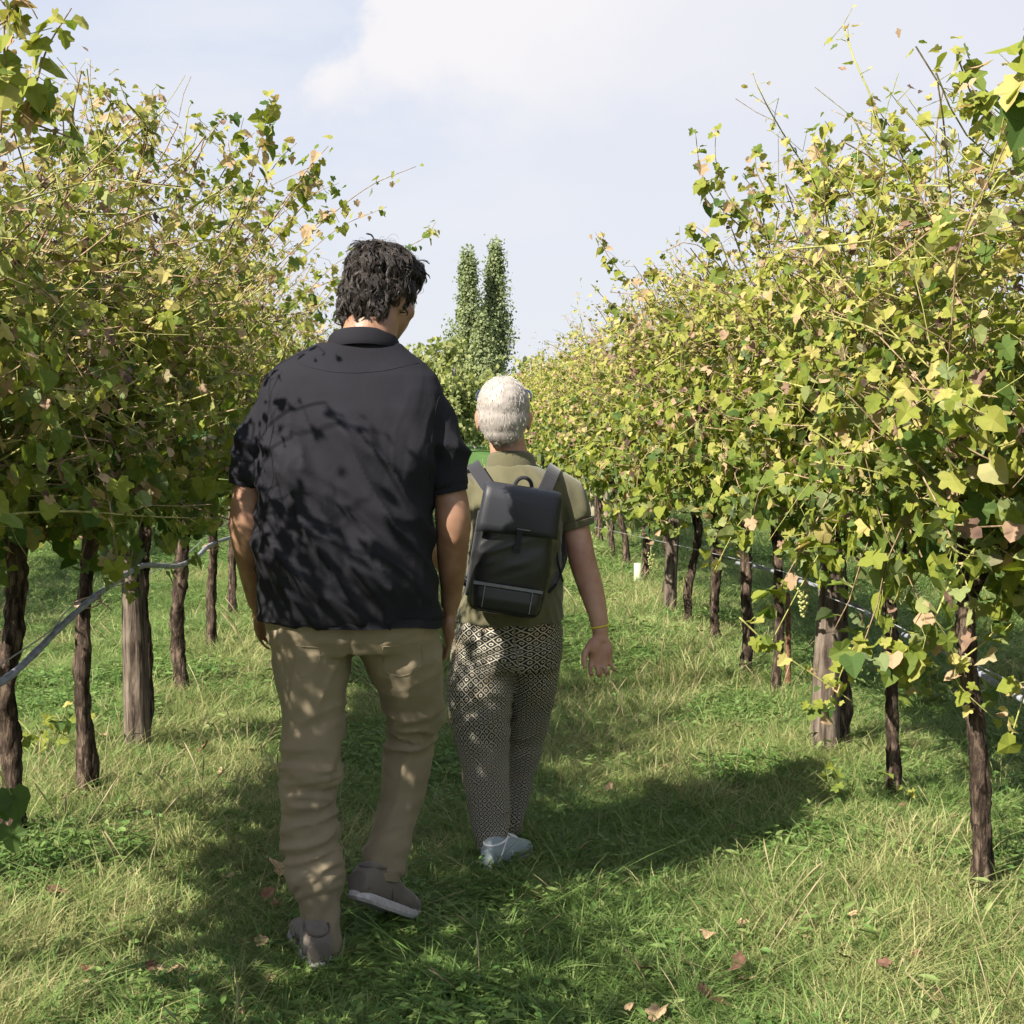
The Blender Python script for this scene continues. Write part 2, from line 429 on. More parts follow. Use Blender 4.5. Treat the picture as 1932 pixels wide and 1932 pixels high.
near = t.ramp(na.outputs[0], [(0.3, (0.045, 0.055, 0.02)), (0.5, (0.10, 0.12, 0.04)), (0.7, (0.20, 0.17, 0.09))])
far = t.ramp(nb.outputs[0], [(0.3, (0.045, 0.105, 0.025)), (0.7, (0.08, 0.145, 0.04))])
sp = t.n('ShaderNodeSeparateXYZ', inp={0: geo.outputs['Position']})
col = t.mix(t.mapr(sp.outputs[1], 14.0, 42.0), near, far)
pb = t.n('ShaderNodeBsdfPrincipled', inp={'Base Color': col, 'Roughness': 0.95, 'Specular IOR Level': 0.1,
         'Normal': bump(t, na.outputs[0], 0.8, 0.02)})
finish(m, t, pb.outputs[0])
g = link('ground', mesh_np('ground', V, [Q]), m); mark(g, kind='structure')

# ================================================================== grass (geometry-node instances of small tufts)
def blade_tuft(seed, nb, hmin, hmax, spread, wid, lean=0.6, segs=3):
    r = np.random.default_rng(seed); s = Soup()
    for b in range(nb):
        a = r.uniform(0, 2*PI); rad = spread*math.sqrt(r.uniform()); h = r.uniform(hmin, hmax)
        base = np.array([math.cos(a)*rad, math.sin(a)*rad, -0.01])
        la = a + r.normal(0, 0.9); l = abs(r.normal(0, lean))*h + 0.02; dr = np.array([math.cos(la), math.sin(la), 0])
        sd = np.array([-math.sin(la + r.normal(0, .6)), math.cos(la), 0]); sd /= np.linalg.norm(sd)
        w_ = wid*r.uniform(0.7, 1.3); V = []
        droop = r.uniform(0, 0.5)
        for k in range(segs):
            f = k/segs; p = base + np.array([0, 0, h*(f - droop*f*f*0.5)]) + dr*l*f*f*1.4
            ww = w_*(1-0.35*f); V += [p-sd*ww/2, p+sd*ww/2]
        V.append(base + np.array([0, 0, h*(1-droop*0.62)]) + dr*l*1.4)
        Qb = [(2*k, 2*k+1, 2*k+3, 2*k+2) for k in range(segs-1)]; Tb = [(2*segs-2, 2*segs-1, 2*segs)]
        s.add(np.array(V), Qb, Tb, r.uniform())
    return s.mesh('tuft', True)
def weed_tuft(seed, n, size, h, narrow=False):
    r = np.random.default_rng(seed); pos, nrm, tip, sz = [], [], [], []
    for k in range(n):
        a = r.uniform(0, 2*PI); rad = 0.085*math.sqrt(r.uniform())
        pos.append((math.cos(a)*rad, math.sin(a)*rad, r.uniform(0.02, h)))
        nrm.append((r.normal(0, .45), r.normal(0, .45), 1)); tip.append((math.cos(a)+r.normal(0, .5), math.sin(a)+r.normal(0, .5), -0.1)); sz.append(size*r.uniform(.6, 1.3))
    T_ = [(np.array([(0, 0, 0), (.26, .3, .06), (.20, .7, .02), (0, 1, -.1), (-.20, .7, .02), (-.26, .3, .06)])*((.55, 1, 1) if narrow else (1, 1, 1)),
           np.array([(0, 1, 2), (0, 2, 3), (0, 3, 4), (0, 4, 5)]))]
    return leaf_cloud('weed', T_, np.array(pos), np.array(nrm), np.array(tip), np.array(sz), np.zeros(n, int), r.uniform(0, 1, n))
def seed_stalk(seed):
    r = np.random.default_rng(seed); s = Soup()
    for b in range(3):
        p = np.array([r.normal(0, .02), r.normal(0, .02), 0]); d = np.array([r.normal(0, .25), r.normal(0, .25), 1]); h = r.uniform(.16, .28)
        path = [p + d*h*f + np.array([0.1*f*f*h, 0, -0.15*f*f*h]) for f in np.linspace(0, 1, 6)]
        s.tube(path, [.0014]*4+[.003, .0015], 3, r.uniform())
    return s.mesh('stalk', True)

def arr(me, m):
    n = len(me.vertices); V = np.empty(n*3, np.float32); me.vertices.foreach_get('co', V); tt = np.empty(n, np.float32); me.attributes['tint'].data.foreach_get('value', tt)
    Q = np.array([tuple(p.vertices) for p in me.polygons if len(p.vertices) == 4], int).reshape(-1, 4); T = np.array([tuple(p.vertices) for p in me.polygons if len(p.vertices) == 3], int).reshape(-1, 3)
    bpy.data.meshes.remove(me); return V.reshape(-1, 3), Q, T, tt, m
TU = {'green': [arr(blade_tuft(k, 30, .05, .13, .06, .0037), 0) for k in range(6)],
      'pale': [arr(blade_tuft(10+k, 28, .05, .13, .07, .0031, .8), 1) for k in range(6)],
      'straw': [arr(blade_tuft(20+k, 15, .04, .10, .09, .0026, 1.1), 2) for k in range(4)],
      'weed': [arr(weed_tuft(30+k, 30, .028, .085), 3) for k in range(4)] + [arr(weed_tuft(40+k, 34, .042, .10, True), 0) for k in range(3)],
      'tall': [arr(blade_tuft(50+k, 16, .12, .22, .05, .0040, .75, 4), 0) for k in range(4)],
      'tallpale': [arr(blade_tuft(70+k, 14, .11, .20, .06, .0034, .75, 4), 1) for k in range(4)],
      'stalk': [arr(seed_stalk(60+k), 2) for k in range(2)]}
TILE = 0.34
def grass_tile(seed, dry, weed, n=118, low=1.0):
    r = np.random.default_rng(seed); s = Soup()
    for q in range(n):
        u = r.uniform(); kind = 'green'
        if u < dry*.66: kind = 'pale'
        if u < dry*.24: kind = 'straw'
        if r.uniform() < weed: kind = 'weed'
        if r.uniform() < .028: kind = 'tallpale' if dry > .5 else 'tall'
        if r.uniform() < .006: kind = 'stalk'
        V, Q, T, tt, m = TU[kind][r.integers(len(TU[kind]))]
        a = r.uniform(0, 2*PI); R = np.array(Euler((r.normal(0, .14), r.normal(0, .14), a)).to_matrix()); k = r.uniform(.62, 1.15)*low
        off = np.array([r.uniform(-.54, .54)*TILE, r.uniform(-.54, .54)*TILE, -.005])
        s.add((V*k)@R.T+off, Q, T, np.clip(tt*.55+r.uniform(0, .5), 0, 1), m)
    return s.mesh('grass_tile')
lib = bpy.data.collections.new('grass_tiles')   # not linked to the scene: only instanced
tiles = []
LV = [(0.05, .10), (0.30, .08), (0.60, .05), (0.95, .03), (0.05, .62), (0.40, .45)]
for lv, (dr, wd) in enumerate(LV):
    for k in range(3):
        me = grass_tile(100+lv*10+k, dr, wd)
        for mm in ('grass_green', 'grass_pale', 'grass_straw', 'weed'): me.materials.append(M[mm])
        o = bpy.data.objects.new('%02d_tile' % len(tiles), me); lib.objects.link(o); tiles.append(o)
tp, tk, ts, tr_ = [], [], [], []
def lay(y0, y1, k, sz):
    st = TILE*k
    for yv in np.arange(y0+st/2, y1, st):
        for xv in np.arange(-(0.36*yv+1.8), 0.44*yv+1.8, st):
            x = xv+rng.normal(0, .03)*k; y = yv+rng.normal(0, .03)*k
            tp.append((x, y)); tk.append(k); ts.append(sz); tr_.append(rng.integers(0, 4)*PI/2)
lay(2.3, 7.9, 1.0, .84); lay(7.9, 15.0, 1.35, 1.15); lay(15.0, 26.0, 2.1, 1.6); lay(26.0, 44.0, 3.4, 2.2)
tp = np.array(tp); tk = np.array(tk); ts = np.array(ts); tr_ = np.array(tr_); N = len(tp); gxp, gyp = tp[:, 0], tp[:, 1]
pn = np.stack([gxp*0.9, gyp*0.6, 0*gxp], -1)
na_ = fbm(pn, 3, 3); nb_ = fbm(pn*2.7, 3, 9); nw = fbm(pn*1.9+30, 2, 17)
dryL = np.exp(-((gxp+1.35)/0.45)**2)*0.75; dryR = np.exp(-((gxp-1.30)/0.55)**2)*0.95
dry = np.clip(dryL + dryR + (nb_-0.5)*2.0 + (na_-0.5)*1.2 + 0.24 + rng.normal(0, .10, N), 0, 1)
dry = np.where((gxp < -0.15) & (gxp > -1.2), np.clip(dry+0.25, 0, 1), dry)
lvl = np.digitize(dry, [.18, .45, .75])
weedp = np.clip((nw-0.47)*5, 0, 1)*np.where(np.abs(gxp-0.2) < 0.9, 0.9, 0.45)
wsel = rng.uniform(0, 1, N) < weedp
lvl = np.where(wsel, np.where(dry > .4, 5, 4), lvl)
gsoft = 1
idx = lvl*3+rng.integers(0, 3, N)
hz = (0.80 + 0.30*np.clip(dryR+dryL, 0, 1) + .5*(na_-.5))*ts
shoe_spot = np.hypot(gxp-.0+.17, gyp-4.12) < .30
hz = np.where(shoe_spot, hz*.62, hz)
e_ = .12
gxs = (gh(gxp+e_, gyp)-gh(gxp-e_, gyp))/(2*e_); gys = (gh(gxp, gyp+e_)-gh(gxp, gyp-e_))/(2*e_)
gpts = np.stack([gxp, gyp, gh(gxp, gyp)], -1)
me = bpy.data.meshes.new('grass'); me.vertices.add(N); me.vertices.foreach_set('co', gpts.astype(np.float32).ravel())
def add_attr(me, name, typ, arr, key='value'):
    a = me.attributes.new(name, typ, 'POINT'); a.data.foreach_set(key, arr.ravel())
add_attr(me, 'pick', 'INT', idx.astype(np.int32))
rot = np.stack([np.cos(tr_)*gys - np.sin(tr_)*gxs*-1*0, -gxs, tr_], -1).astype(np.float32)
rot = np.array([list((Matrix.Rotation(float(gys[q]), 3, 'X') @ Matrix.Rotation(float(-gxs[q]), 3, 'Y') @ Matrix.Rotation(float(tr_[q]), 3, 'Z')).to_euler()) for q in range(N)], dtype=np.float32)
add_attr(me, 'rot', 'FLOAT_VECTOR', rot, 'vector')
add_attr(me, 'size', 'FLOAT_VECTOR', np.stack([tk, tk, hz], -1).astype(np.float32), 'vector')
me.update()
grass = link('grass', me); mark(grass, 'dense meadow grass, clover and dry stems covering the aisle', 'grass', kind='stuff')
ng = bpy.data.node_groups.new('grass_instances', 'GeometryNodeTree')
ng.interface.new_socket('Geometry', in_out='INPUT', socket_type='NodeSocketGeometry')
ng.interface.new_socket('Geometry', in_out='OUTPUT', socket_type='NodeSocketGeometry')
gi = ng.nodes.new('NodeGroupInput'); go = ng.nodes.new('NodeGroupOutput')
iop = ng.nodes.new('GeometryNodeInstanceOnPoints'); ci = ng.nodes.new('GeometryNodeCollectionInfo')
ci.inputs['Collection'].default_value = lib; ci.inputs['Separate Children'].default_value = True; ci.inputs['Reset Children'].default_value = True
def named(nm, dt):
    nd = ng.nodes.new('GeometryNodeInputNamedAttribute'); nd.data_type = dt; nd.inputs['Name'].default_value = nm
    return next(o for o in nd.outputs if o.enabled and o.name == 'Attribute')
L_ = ng.links.new
L_(gi.outputs[0], iop.inputs['Points']); L_(ci.outputs[0], iop.inputs['Instance']); iop.inputs['Pick Instance'].default_value = True
L_(named('pick', 'INT'), iop.inputs['Instance Index']); L_(named('rot', 'FLOAT_VECTOR'), iop.inputs['Rotation']); L_(named('size', 'FLOAT_VECTOR'), iop.inputs['Scale'])
L_(iop.outputs[0], go.inputs[0])
md = grass.modifiers.new('instances', 'NODES'); md.node_group = ng

# ================================================================== grapevines
ROWX = {-1: -1.52, 1: 1.68}
def trunk_mesh(path, r, seed, seg=14, rings=46, foot=1.6, twist=0.4, name='trunk'):
    p = catmull(path, rings); f = np.linspace(0, 1, rings)
    rad = r*(1 + (foot-1)*np.exp(-f*9) + 0.18*np.exp(-((f-0.13)/0.05)**2)*(seed % 3) + 0.12*f)
    V, Q, T = tube(p, rad, seg)
    k = len(V)-2; ax = np.repeat(p, seg, axis=0); d = V[:k]-ax
    a = np.tile(np.linspace(0, 2*PI, seg, endpoint=False), rings); s = np.repeat(f, seg)
    q = np.stack([np.cos(a+s*twist*6)*1.5, np.sin(a+s*twist*6)*1.5, s*7], -1)
    nse = (fbm(q, 3, seed)-0.5)*1.05 + (fbm(q*2.3, 2, seed+5)-0.5)*0.75 + (vnoise(np.stack([np.cos(a)*4, np.sin(a)*4, s*55], -1), seed)-.5)*.35*(rings > 40)
    V[:k] = ax + d*(1+nse)[:, None]
    return mesh_np(name, V, [Q, T], True, {'tint': np.zeros(len(V))})

def grow(seed, side, L=1.15, n_sh=66, top=2.4, bot=0.95, aisle=0.72, back=0.85, ylen=0.62, step=0.055, stray=0.07, small=1.0, shape=0.0, hang=0.25, fullness=1.0, ex=3.6, hangers=.22, drop=.22):
    """shoots of one vine in (u towards the aisle, y, z)"""
    r = np.random.default_rng(seed); sh = []
    zc, hz_ = (top+bot)/2 + 0.1, (top-bot)/2
    for k in range(n_sh):
        u0 = r.normal(0, .10); y0 = r.uniform(-ylen, ylen); lvl = r.choice([0, 0, 1, 2]); z0 = [1.18, 1.5, 1.85][lvl] + r.normal(0, .08)
        u0 += [0, .12, .2][lvl]*r.choice([-1, 1])
        ph = r.uniform(-105, 105) if lvl else r.uniform(-95, 95); ph = math.radians(ph)
        d = np.array([math.sin(ph), r.normal(0, .45), math.cos(ph)]); d /= np.linalg.norm(d)
        p = np.array([u0, y0, z0]); free = r.uniform() < stray; path = [p.copy()]
        n = int(r.uniform(.6, 1.25)*L/step)
        for i in range(n):
            d = d + np.array([r.normal(0, .10), r.normal(0, .13), r.normal(0, .08) - 0.018 - (0.05 if i > n*.6 and not free else 0)])
            if free: d[2] += 0.035
            d /= np.linalg.norm(d); p = p + d*step
            U = p[0]/(aisle if p[0] > 0 else back); Zz = (p[2]-zc)/(hz_+ (0.0 if p[2] > zc else 0.08))
            lim = 1.0 + 0.16*math.sin(3.1*p[1]+seed) + 0.1*math.sin(7.7*p[2]+1.3*seed)
            if abs(U)**ex + abs(Zz)**ex > lim:
                if not (free and i < n and p[2] < top+0.26 and abs(U) < 1.3): break
            if p[2] < bot - 0.12 and r.uniform() > hang: break
            path.append(p.copy())
        if len(path) > 4: sh.append((np.array(path), free))
    for k in range(int(n_sh*hangers)):                      # shoots that tumble down on the aisle side and below
        p = np.array([r.uniform(-.35, aisle*.95), r.uniform(-ylen, ylen), bot+r.uniform(.1, .45)]); d = np.array([r.normal(.15, .35), r.normal(0, .4), -.5]); d /= np.linalg.norm(d); path = [p.copy()]
        for i in range(int(r.uniform(4, 12))):
            d = d+np.array([r.normal(0, .12), r.normal(0, .15), r.normal(-.08, .12)]); d /= np.linalg.norm(d); p = p+d*step
            if abs(p[0]) > aisle*1.08 or p[2] < bot-drop: break
            path.append(p.copy())
        if len(path) > 3: sh.append((np.array(path), False))
    return sh

NOD = []
def leaves_on(sh, seed, step_skip=1, per=1.7, big=1.0, ctr=(0.0, 1.55), small_top=True, dry=0.0, far=False):
    NOD.clear(); r = np.random.default_rng(seed+99); P_, N_, T_, S_, I_ = [], [], [], [], []
    for path, free in sh:
        n = len(path); k = np.arange(1, n, step_skip)
        k = np.repeat(k, r.poisson(per, len(k)).clip(0 if not free else 1, 4))
        if not len(k): continue
        q = path[k]; m = len(k); f = k/n
        off = unit(r.normal(0, 1, (m, 3)))*r.uniform(.02, .075, m)[:, None]
        pos = q + off
        outw = np.stack([pos[:, 0]-ctr[0], 0*pos[:, 0], (pos[:, 2]-ctr[1])*1.0], -1)
        nr = unit(outw)*0.55 + unit(off)*0.35 + np.array([0.10, -0.12, .5]) + r.normal(0, .55, (m, 3))
        tp = np.array([0, 0, -.8]) + unit(off)*.5 + unit(outw)*0.25 + r.normal(0, .5, (m, 3))
        hfac = np.clip((pos[:, 2]-1.1)/1.1, 0, 1)
        s = (0.102 - 0.048*hfac*(1 if small_top else 0))*r.uniform(.5, 1.2, m)*big*(1-0.35*f)
        if free: s = s*0.8
        ti = 0.33 + 0.20*hfac + dry + r.normal(0, .13, m)
        dead = r.uniform(0, 1, m) < (0.15+0.20*hfac); ti = np.where(dead, r.uniform(.68, 1.0, m), np.clip(ti, 0, .72))
        s = np.where(dead, s*0.8, s)
        NOD.append(q); P_.append(pos); N_.append(nr); T_.append(tp); S_.append(s); I_.append(ti)
    P_, N_, T_, S_, I_ = map(np.concatenate, (P_, N_, T_, S_, I_))
    if far: V_ = r.integers(0, 4, len(P_))
    else:
        V_ = r.integers(0, 4, len(P_)); cur = r.uniform(0, 1, len(P_)); V_ = np.where(cur < .42, r.choice([4, 5, 8], len(P_)), V_); V_ = np.where((cur > .7), r.choice([6, 7], len(P_)), V_)
        V_ = np.where(I_ > .73, r.choice([4, 5, 8], len(P_)), V_)
    return P_, N_, T_, S_, V_, I_

TINTS = [0.12, 0.28, 0.42, 0.55, 0.66, 0.78]
leaf_lib = {}
def lib_leaf(v, ti):
    k = (v, min(range(6), key=lambda q: abs(TINTS[q]-ti)))
    if k not in leaf_lib:
        TV, TT = LEAF_HI[v]; me = mesh_np('leaf', TV, [TT], False, {'tint': np.full(len(TV), TINTS[k[1]])}); me.materials.append(M['vine_leaf']); leaf_lib[k] = me
    return leaf_lib[k]
def frame_mat(p, nr, tp, s):
    nr = unit(nr); tp = unit(tp - nr*np.dot(tp, nr)); sd = np.cross(tp, nr)
    return Matrix(((sd[0]*s, tp[0]*s, nr[0]*s, p[0]), (sd[1]*s, tp[1]*s, nr[1]*s, p[1]), (sd[2]*s, tp[2]*s, nr[2]*s, p[2]), (0, 0, 0, 1)))

def mirror(a, side):   # u towards the aisle -> world x
    a = a.copy(); a[:, 0] *= -side; return a

def make_vine(side, x, y, trunk, seed, label, group, detail=2, extra=(), r=.034, foot=1.6, single=0, **kw):
    """detail 2: near, 1: middle, 0: far.  trunk: local path.  extra: world paths of long shoots"""
    hi = detail > 0 and 3 < y < 9.0; big = kw.pop('big', 1.0); per = kw.pop('per', 1.7); dry = kw.pop('dry', 0.0)
    root = empty('grapevine', (x, y, 0), label, 'grapevine', group)
    if trunk is not None:
        seg, rings = ((16, 60), (10, 26), (7, 12))[2-detail]
        link('trunk', trunk_mesh(trunk, r*.74, seed, seg, rings, foot), M['bark'], root)
    rr = np.random.default_rng(seed+7)
    cz = trunk[-1][2] if trunk is not None else 1.15; cx = trunk[-1][0] if trunk is not None else 0
    if detail > 0:
        for q in (-1, 1):
            pth = [(cx, 0, cz-.06), (cx*.6, q*.12, cz+.05), (0, q*.35, 1.17+rr.normal(0, .02)), (0, q*.62, 1.19+rr.normal(0, .02))]
            link('arm', trunk_mesh(pth, r*.55, seed+q, 8, 18, 1.0, name='arm'), M['bark'], root)
    sh = grow(seed, side, **kw)
    P_, N_, T_, S_, V_, I_ = leaves_on(sh, seed, 1, per, big, dry=dry, far=not hi)
    nod = mirror(np.concatenate(NOD), side); P_, N_, T_ = mirror(P_, side), mirror(N_, side), mirror(T_, side)
    tub = Soup(); order = sorted(range(len(sh)), key=lambda q: -len(sh[q][0]))
    loc = Vector((x, y, 0))
    for rank, q in enumerate(order):
        pth = mirror(sh[q][0], side)
        if detail == 2 and rank < 12:
            pp = catmull(pth[::3] if len(pth) > 6 else pth, 14)
            V, Q, T = tube(pp, np.linspace(.0048, .002, 14), 5)
            link('cane', mesh_np('cane', V, [Q, T], True, {'tint': np.zeros(len(V))}), M['cane'] if rank % 3 else M['green_cane'], root)
        elif detail > 0:
            tub.tube(pth[::2], .0028 if detail == 2 else .0032, 3, cap=False, m=0 if q % 3 else 1)
    if detail > 0 and tub.n:
        # fine side shoots and tendrils
        for q in order[:(60 if detail == 2 else 30)]:
            pth = mirror(sh[q][0], side)
            for z_ in range(3):
                b = pth[rr.integers(1, len(pth))]; d = unit(rr.normal(0, 1, 3)+np.array([-side*.5, 0, .2])); d2 = unit(d+rr.normal(0, .5, 3))
                tub.tube([b, b+d*.08, b+d*.08+d2*.08, b+d*.10+d2*.15], .0013, 3, cap=False, m=int(rr.integers(0, 2)))
        if detail == 2:
            pk = np.where(rr.uniform(0, 1, len(P_)) < .45)[0]; a_, b_ = nod[pk], P_[pk]; n_ = len(pk); w0 = unit(np.cross(b_-a_, rr.normal(0, 1, (n_, 3))))*.0012; w1 = unit(np.cross(b_-a_, w0))*.0012
            Vp = np.stack([a_+w0, a_-w0*.5+w1, a_-w0*.5-w1, b_+w0*.7, b_-w0*.35+w1*.7, b_-w0*.35-w1*.7], 1).reshape(-1, 3); k6 = (np.arange(n_)*6)[:, None, None]
            Qp = (np.array([(0, 1, 4, 3), (1, 2, 5, 4), (2, 0, 3, 5)])[None]+k6).reshape(-1, 4); tub.add(Vp, Qp, None, 0, 1)
        o = link('side_shoots', tub.mesh('side_shoots'), [M['cane'], M['green_cane']], root); mark(o, kind='stuff')
    keep = np.ones(len(P_), bool)
    if single:
        face = P_[:, 0]*(-side)                                       # towards the aisle
        score = face*1.0 + np.clip(S_*8, 0, 1) - 0.5*np.abs(P_[:, 1])
        best = np.argsort(-score)[:single]
        for q in best:
            o = link('leaf', lib_leaf(int(V_[q]), float(I_[q])), None, root)
            o.matrix_local = frame_mat(P_[q], N_[q], T_[q], float(S_[q])); keep[q] = False
    me = leaf_cloud('foliage', LEAF_HI if hi else LEAF_LO, P_[keep], N_[keep], T_[keep], S_[keep], V_[keep], I_[keep])
    o = link('foliage', me, M['vine_leaf'], root); mark(o, kind='stuff')
    for e, (pts, rad, lsz, green) in enumerate(extra):
        w_ = np.array([list(Vector(p)-loc) for p in pts]); pp = catmull(w_, 22)
        V, Q, T = tube(pp, np.linspace(rad, rad*.4, 22), 5)
        link('cane', mesh_np('cane', V, [Q, T], True, {'tint': np.zeros(len(V))}), M['green_cane'] if green else M['cane'], root)
        if lsz > 0:
            for k in range(3, 22):
                for q in range(rr.integers(1, 3)):
                    if rr.uniform() < 0.18: continue
                    off = unit(rr.normal(0, 1, 3)); nr = off*.6+np.array([side*-.2, -.4, .5])+rr.normal(0, .4, 3); tp = off*.6+np.array([0, 0, -.6])+rr.normal(0, .4, 3)
                    ti = float(np.clip(rr.normal(.42, .14), .1, .7)) if rr.uniform() > .16 else .8
                    l = link('leaf', lib_leaf(int(rr.choice([0, 1, 2, 4, 6, 7, 8])), ti), None, root)
                    l.matrix_local = frame_mat(pp[k]+off*.03, nr, tp, lsz*rr.uniform(.6, 1.2)*(1.1-.5*k/22))
    return root

def local_trunk(pts, x, y):
    """photo points along the trunk, all about y down the aisle -> local path"""
    out = []
    for k, (a, b) in enumerate(pts):
        p = P(a, b, y); out.append((p.x-x, 0.02*math.sin(k*2.1), p.z))
    out[0] = (out[0][0], out[0][1], -0.04)
    return out
def auto_trunk(seed, h=1.18, lean=.06):
    r = np.random.default_rng(seed+500); a = r.normal(0, lean, 4)
    return [(0, 0, -.04), (a[0]*.6, r.normal(0, .02), .3), (a[1]*.8, r.normal(0, .03), .65), (a[2]*.8, r.normal(0, .03), .95), (a[3]*.5, 0, h)]
EX = {}
def E(key, Yd, pts, rad=.004, leaf=.075, green=False, dz=0.0):
    EX.setdefault(key, []).append(([P(a, b, Yd+dz*i) for i, (a, b) in enumerate(pts)], rad, leaf, green))
# long shoots that stand out against the sky or hang over the aisle
E('L7', 7.0, [(470, 560), (545, 480), (620, 410), (700, 350), (785, 314)], .0035, .055)
E('L8', 7.4, [(490, 620), (560, 560), (650, 520), (760, 470), (805, 445), (822, 418)], .0035, .055)
E('L8', 7.6, [(480, 600), (560, 500), (640, 430), (730, 390)], .003, .05)
E('L6', 5.9, [(400, 500), (450, 400), (470, 340), (492, 270), (505, 215), (520, 180)], .0035, .085)
E('L6', 6.2, [(440, 520), (540, 380), (580, 320), (620, 275)], .0035, .075)
E('L5', 5.2, [(270, 300), (275, 240), (290, 180)], .0035, .07)
E('L5', 5.0, [(225, 320), (200, 250), (215, 210), (185, 160)], .0035, .07)
E('L4', 3.9, [(20, 260), (60, 180), (90, 90), (135, 15)], .004, .085)
E('L4', 3.7, [(0, 250), (8, 120), (10, 40), (40, 0)], .004, .09)
E('L4', 4.3, [(110, 310), (120, 240), (105, 170)], .003, .06)
E('L4', 4.2, [(0, 985), (60, 930), (130, 862), (175, 850)], .0035, 0, True)
E('R7', 8.6, [(1280, 610), (1205, 548), (1160, 500), (1140, 470), (1122, 436)], .0035, .075)
E('R6', 6.3, [(1410, 440), (1350, 380), (1322, 320), (1312, 250)], .0035, .075)
E('R6', 6.1, [(1440, 430), (1380, 380), (1352, 310), (1350, 245)], .003, .06)
E('R6', 5.9, [(1470, 400), (1430, 330), (1425, 285)], .003, .06)
E('R5', 5.4, [(1570, 400), (1560, 320), (1555, 240)], .0035, .085)
E('R5', 5.1, [(1740, 350), (1720, 290), (1680, 240), (1650, 198)], .0035, .06)
E('R4', 4.2, [(1950, 330), (1890, 250), (1840, 190), (1815, 130), (1800, 85)], .0045, .09)
E('R4', 4.0, [(1935, 260), (1870, 215), (1830, 160)], .0035, .07)
E('R3', 3.35, [(2030, 330), (1985, 220), (1945, 140), (1950, 20)], .0045, .115)
E('R4', 4.6, [(1490, 470), (1600, 460), (1700, 440), (1790, 390), (1940, 380)], .0038, 0, True)
E('R5', 4.9, [(1680, 900), (1600, 960), (1520, 1090), (1440, 1240)], .0040, 0, True)
E('R5', 4.9, [(1395, 1165), (1450, 1215), (1530, 1270), (1610, 1325)], .0035, .05, True)
E('R4', 4.2, [(1900, 900), (1870, 1020), (1880, 1180), (1800, 1270), (1890, 1370)], .0040, .07, True)
E('R4', 4.5, [(1880, 760), (1780, 830), (1700, 870), (1560, 960)], .0035, 0, True)
E('R4', 4.3, [(1740, 1130), (1760, 1200), (1700, 1240), (1660, 1235)], .0035, .09, True)
E('R5', 5.3, [(1640, 1180), (1600, 1240), (1560, 1330), (1520, 1340)], .0035, .07, True)

for q, (yd, a, b, c, d) in enumerate([(6.6, (420, 560), (500, 430), (560, 350), (600, 330)), (6.9, (460, 600), (560, 470), (620, 400), (640, 420)), (7.2, (480, 640), (570, 560), (630, 500), (670, 480)),
        (6.3, (400, 520), (470, 400), (520, 310), (560, 270)), (7.9, (520, 650), (600, 580), (650, 520), (690, 500)), (5.8, (330, 480), (400, 360), (450, 280), (480, 250)), (5.4, (300, 420), (360, 320), (400, 250), (430, 215)),
        (8.3, (540, 680), (620, 620), (670, 570), (700, 545)), (7.0, (440, 560), (530, 440), (590, 370), (640, 345))]):
    E('L8' if yd > 7.1 else ('L7' if yd > 6.25 else 'L6'), yd, [a, b, c, d], .003, .065)
for q, (yd, a, b, c, d) in enumerate([(6.6, (1400, 620), (1370, 520), (1340, 450), (1300, 420)), (6.2, (1480, 560), (1440, 440), (1420, 360), (1400, 330)), (7.4, (1300, 660), (1270, 580), (1240, 520), (1220, 500)), (5.6, (1560, 520), (1530, 400), (1510, 320), (1490, 290)),
        (5.0, (1680, 520), (1640, 400), (1620, 320), (1600, 300)), (5.2, (1780, 520), (1760, 400), (1740, 320), (1735, 290)), (8.0, (1260, 700), (1210, 620), (1170, 580), (1150, 575))]):
    E('R7' if yd > 7.1 else ('R6' if yd > 5.9 else 'R5'), yd, [a, b, c, d], .003, .065)
gL, gR = 'grapevines of the left row', 'grapevines of the right row'
near_kw = dict(n_sh=120, per=2.25, L=1.25, big=.92)
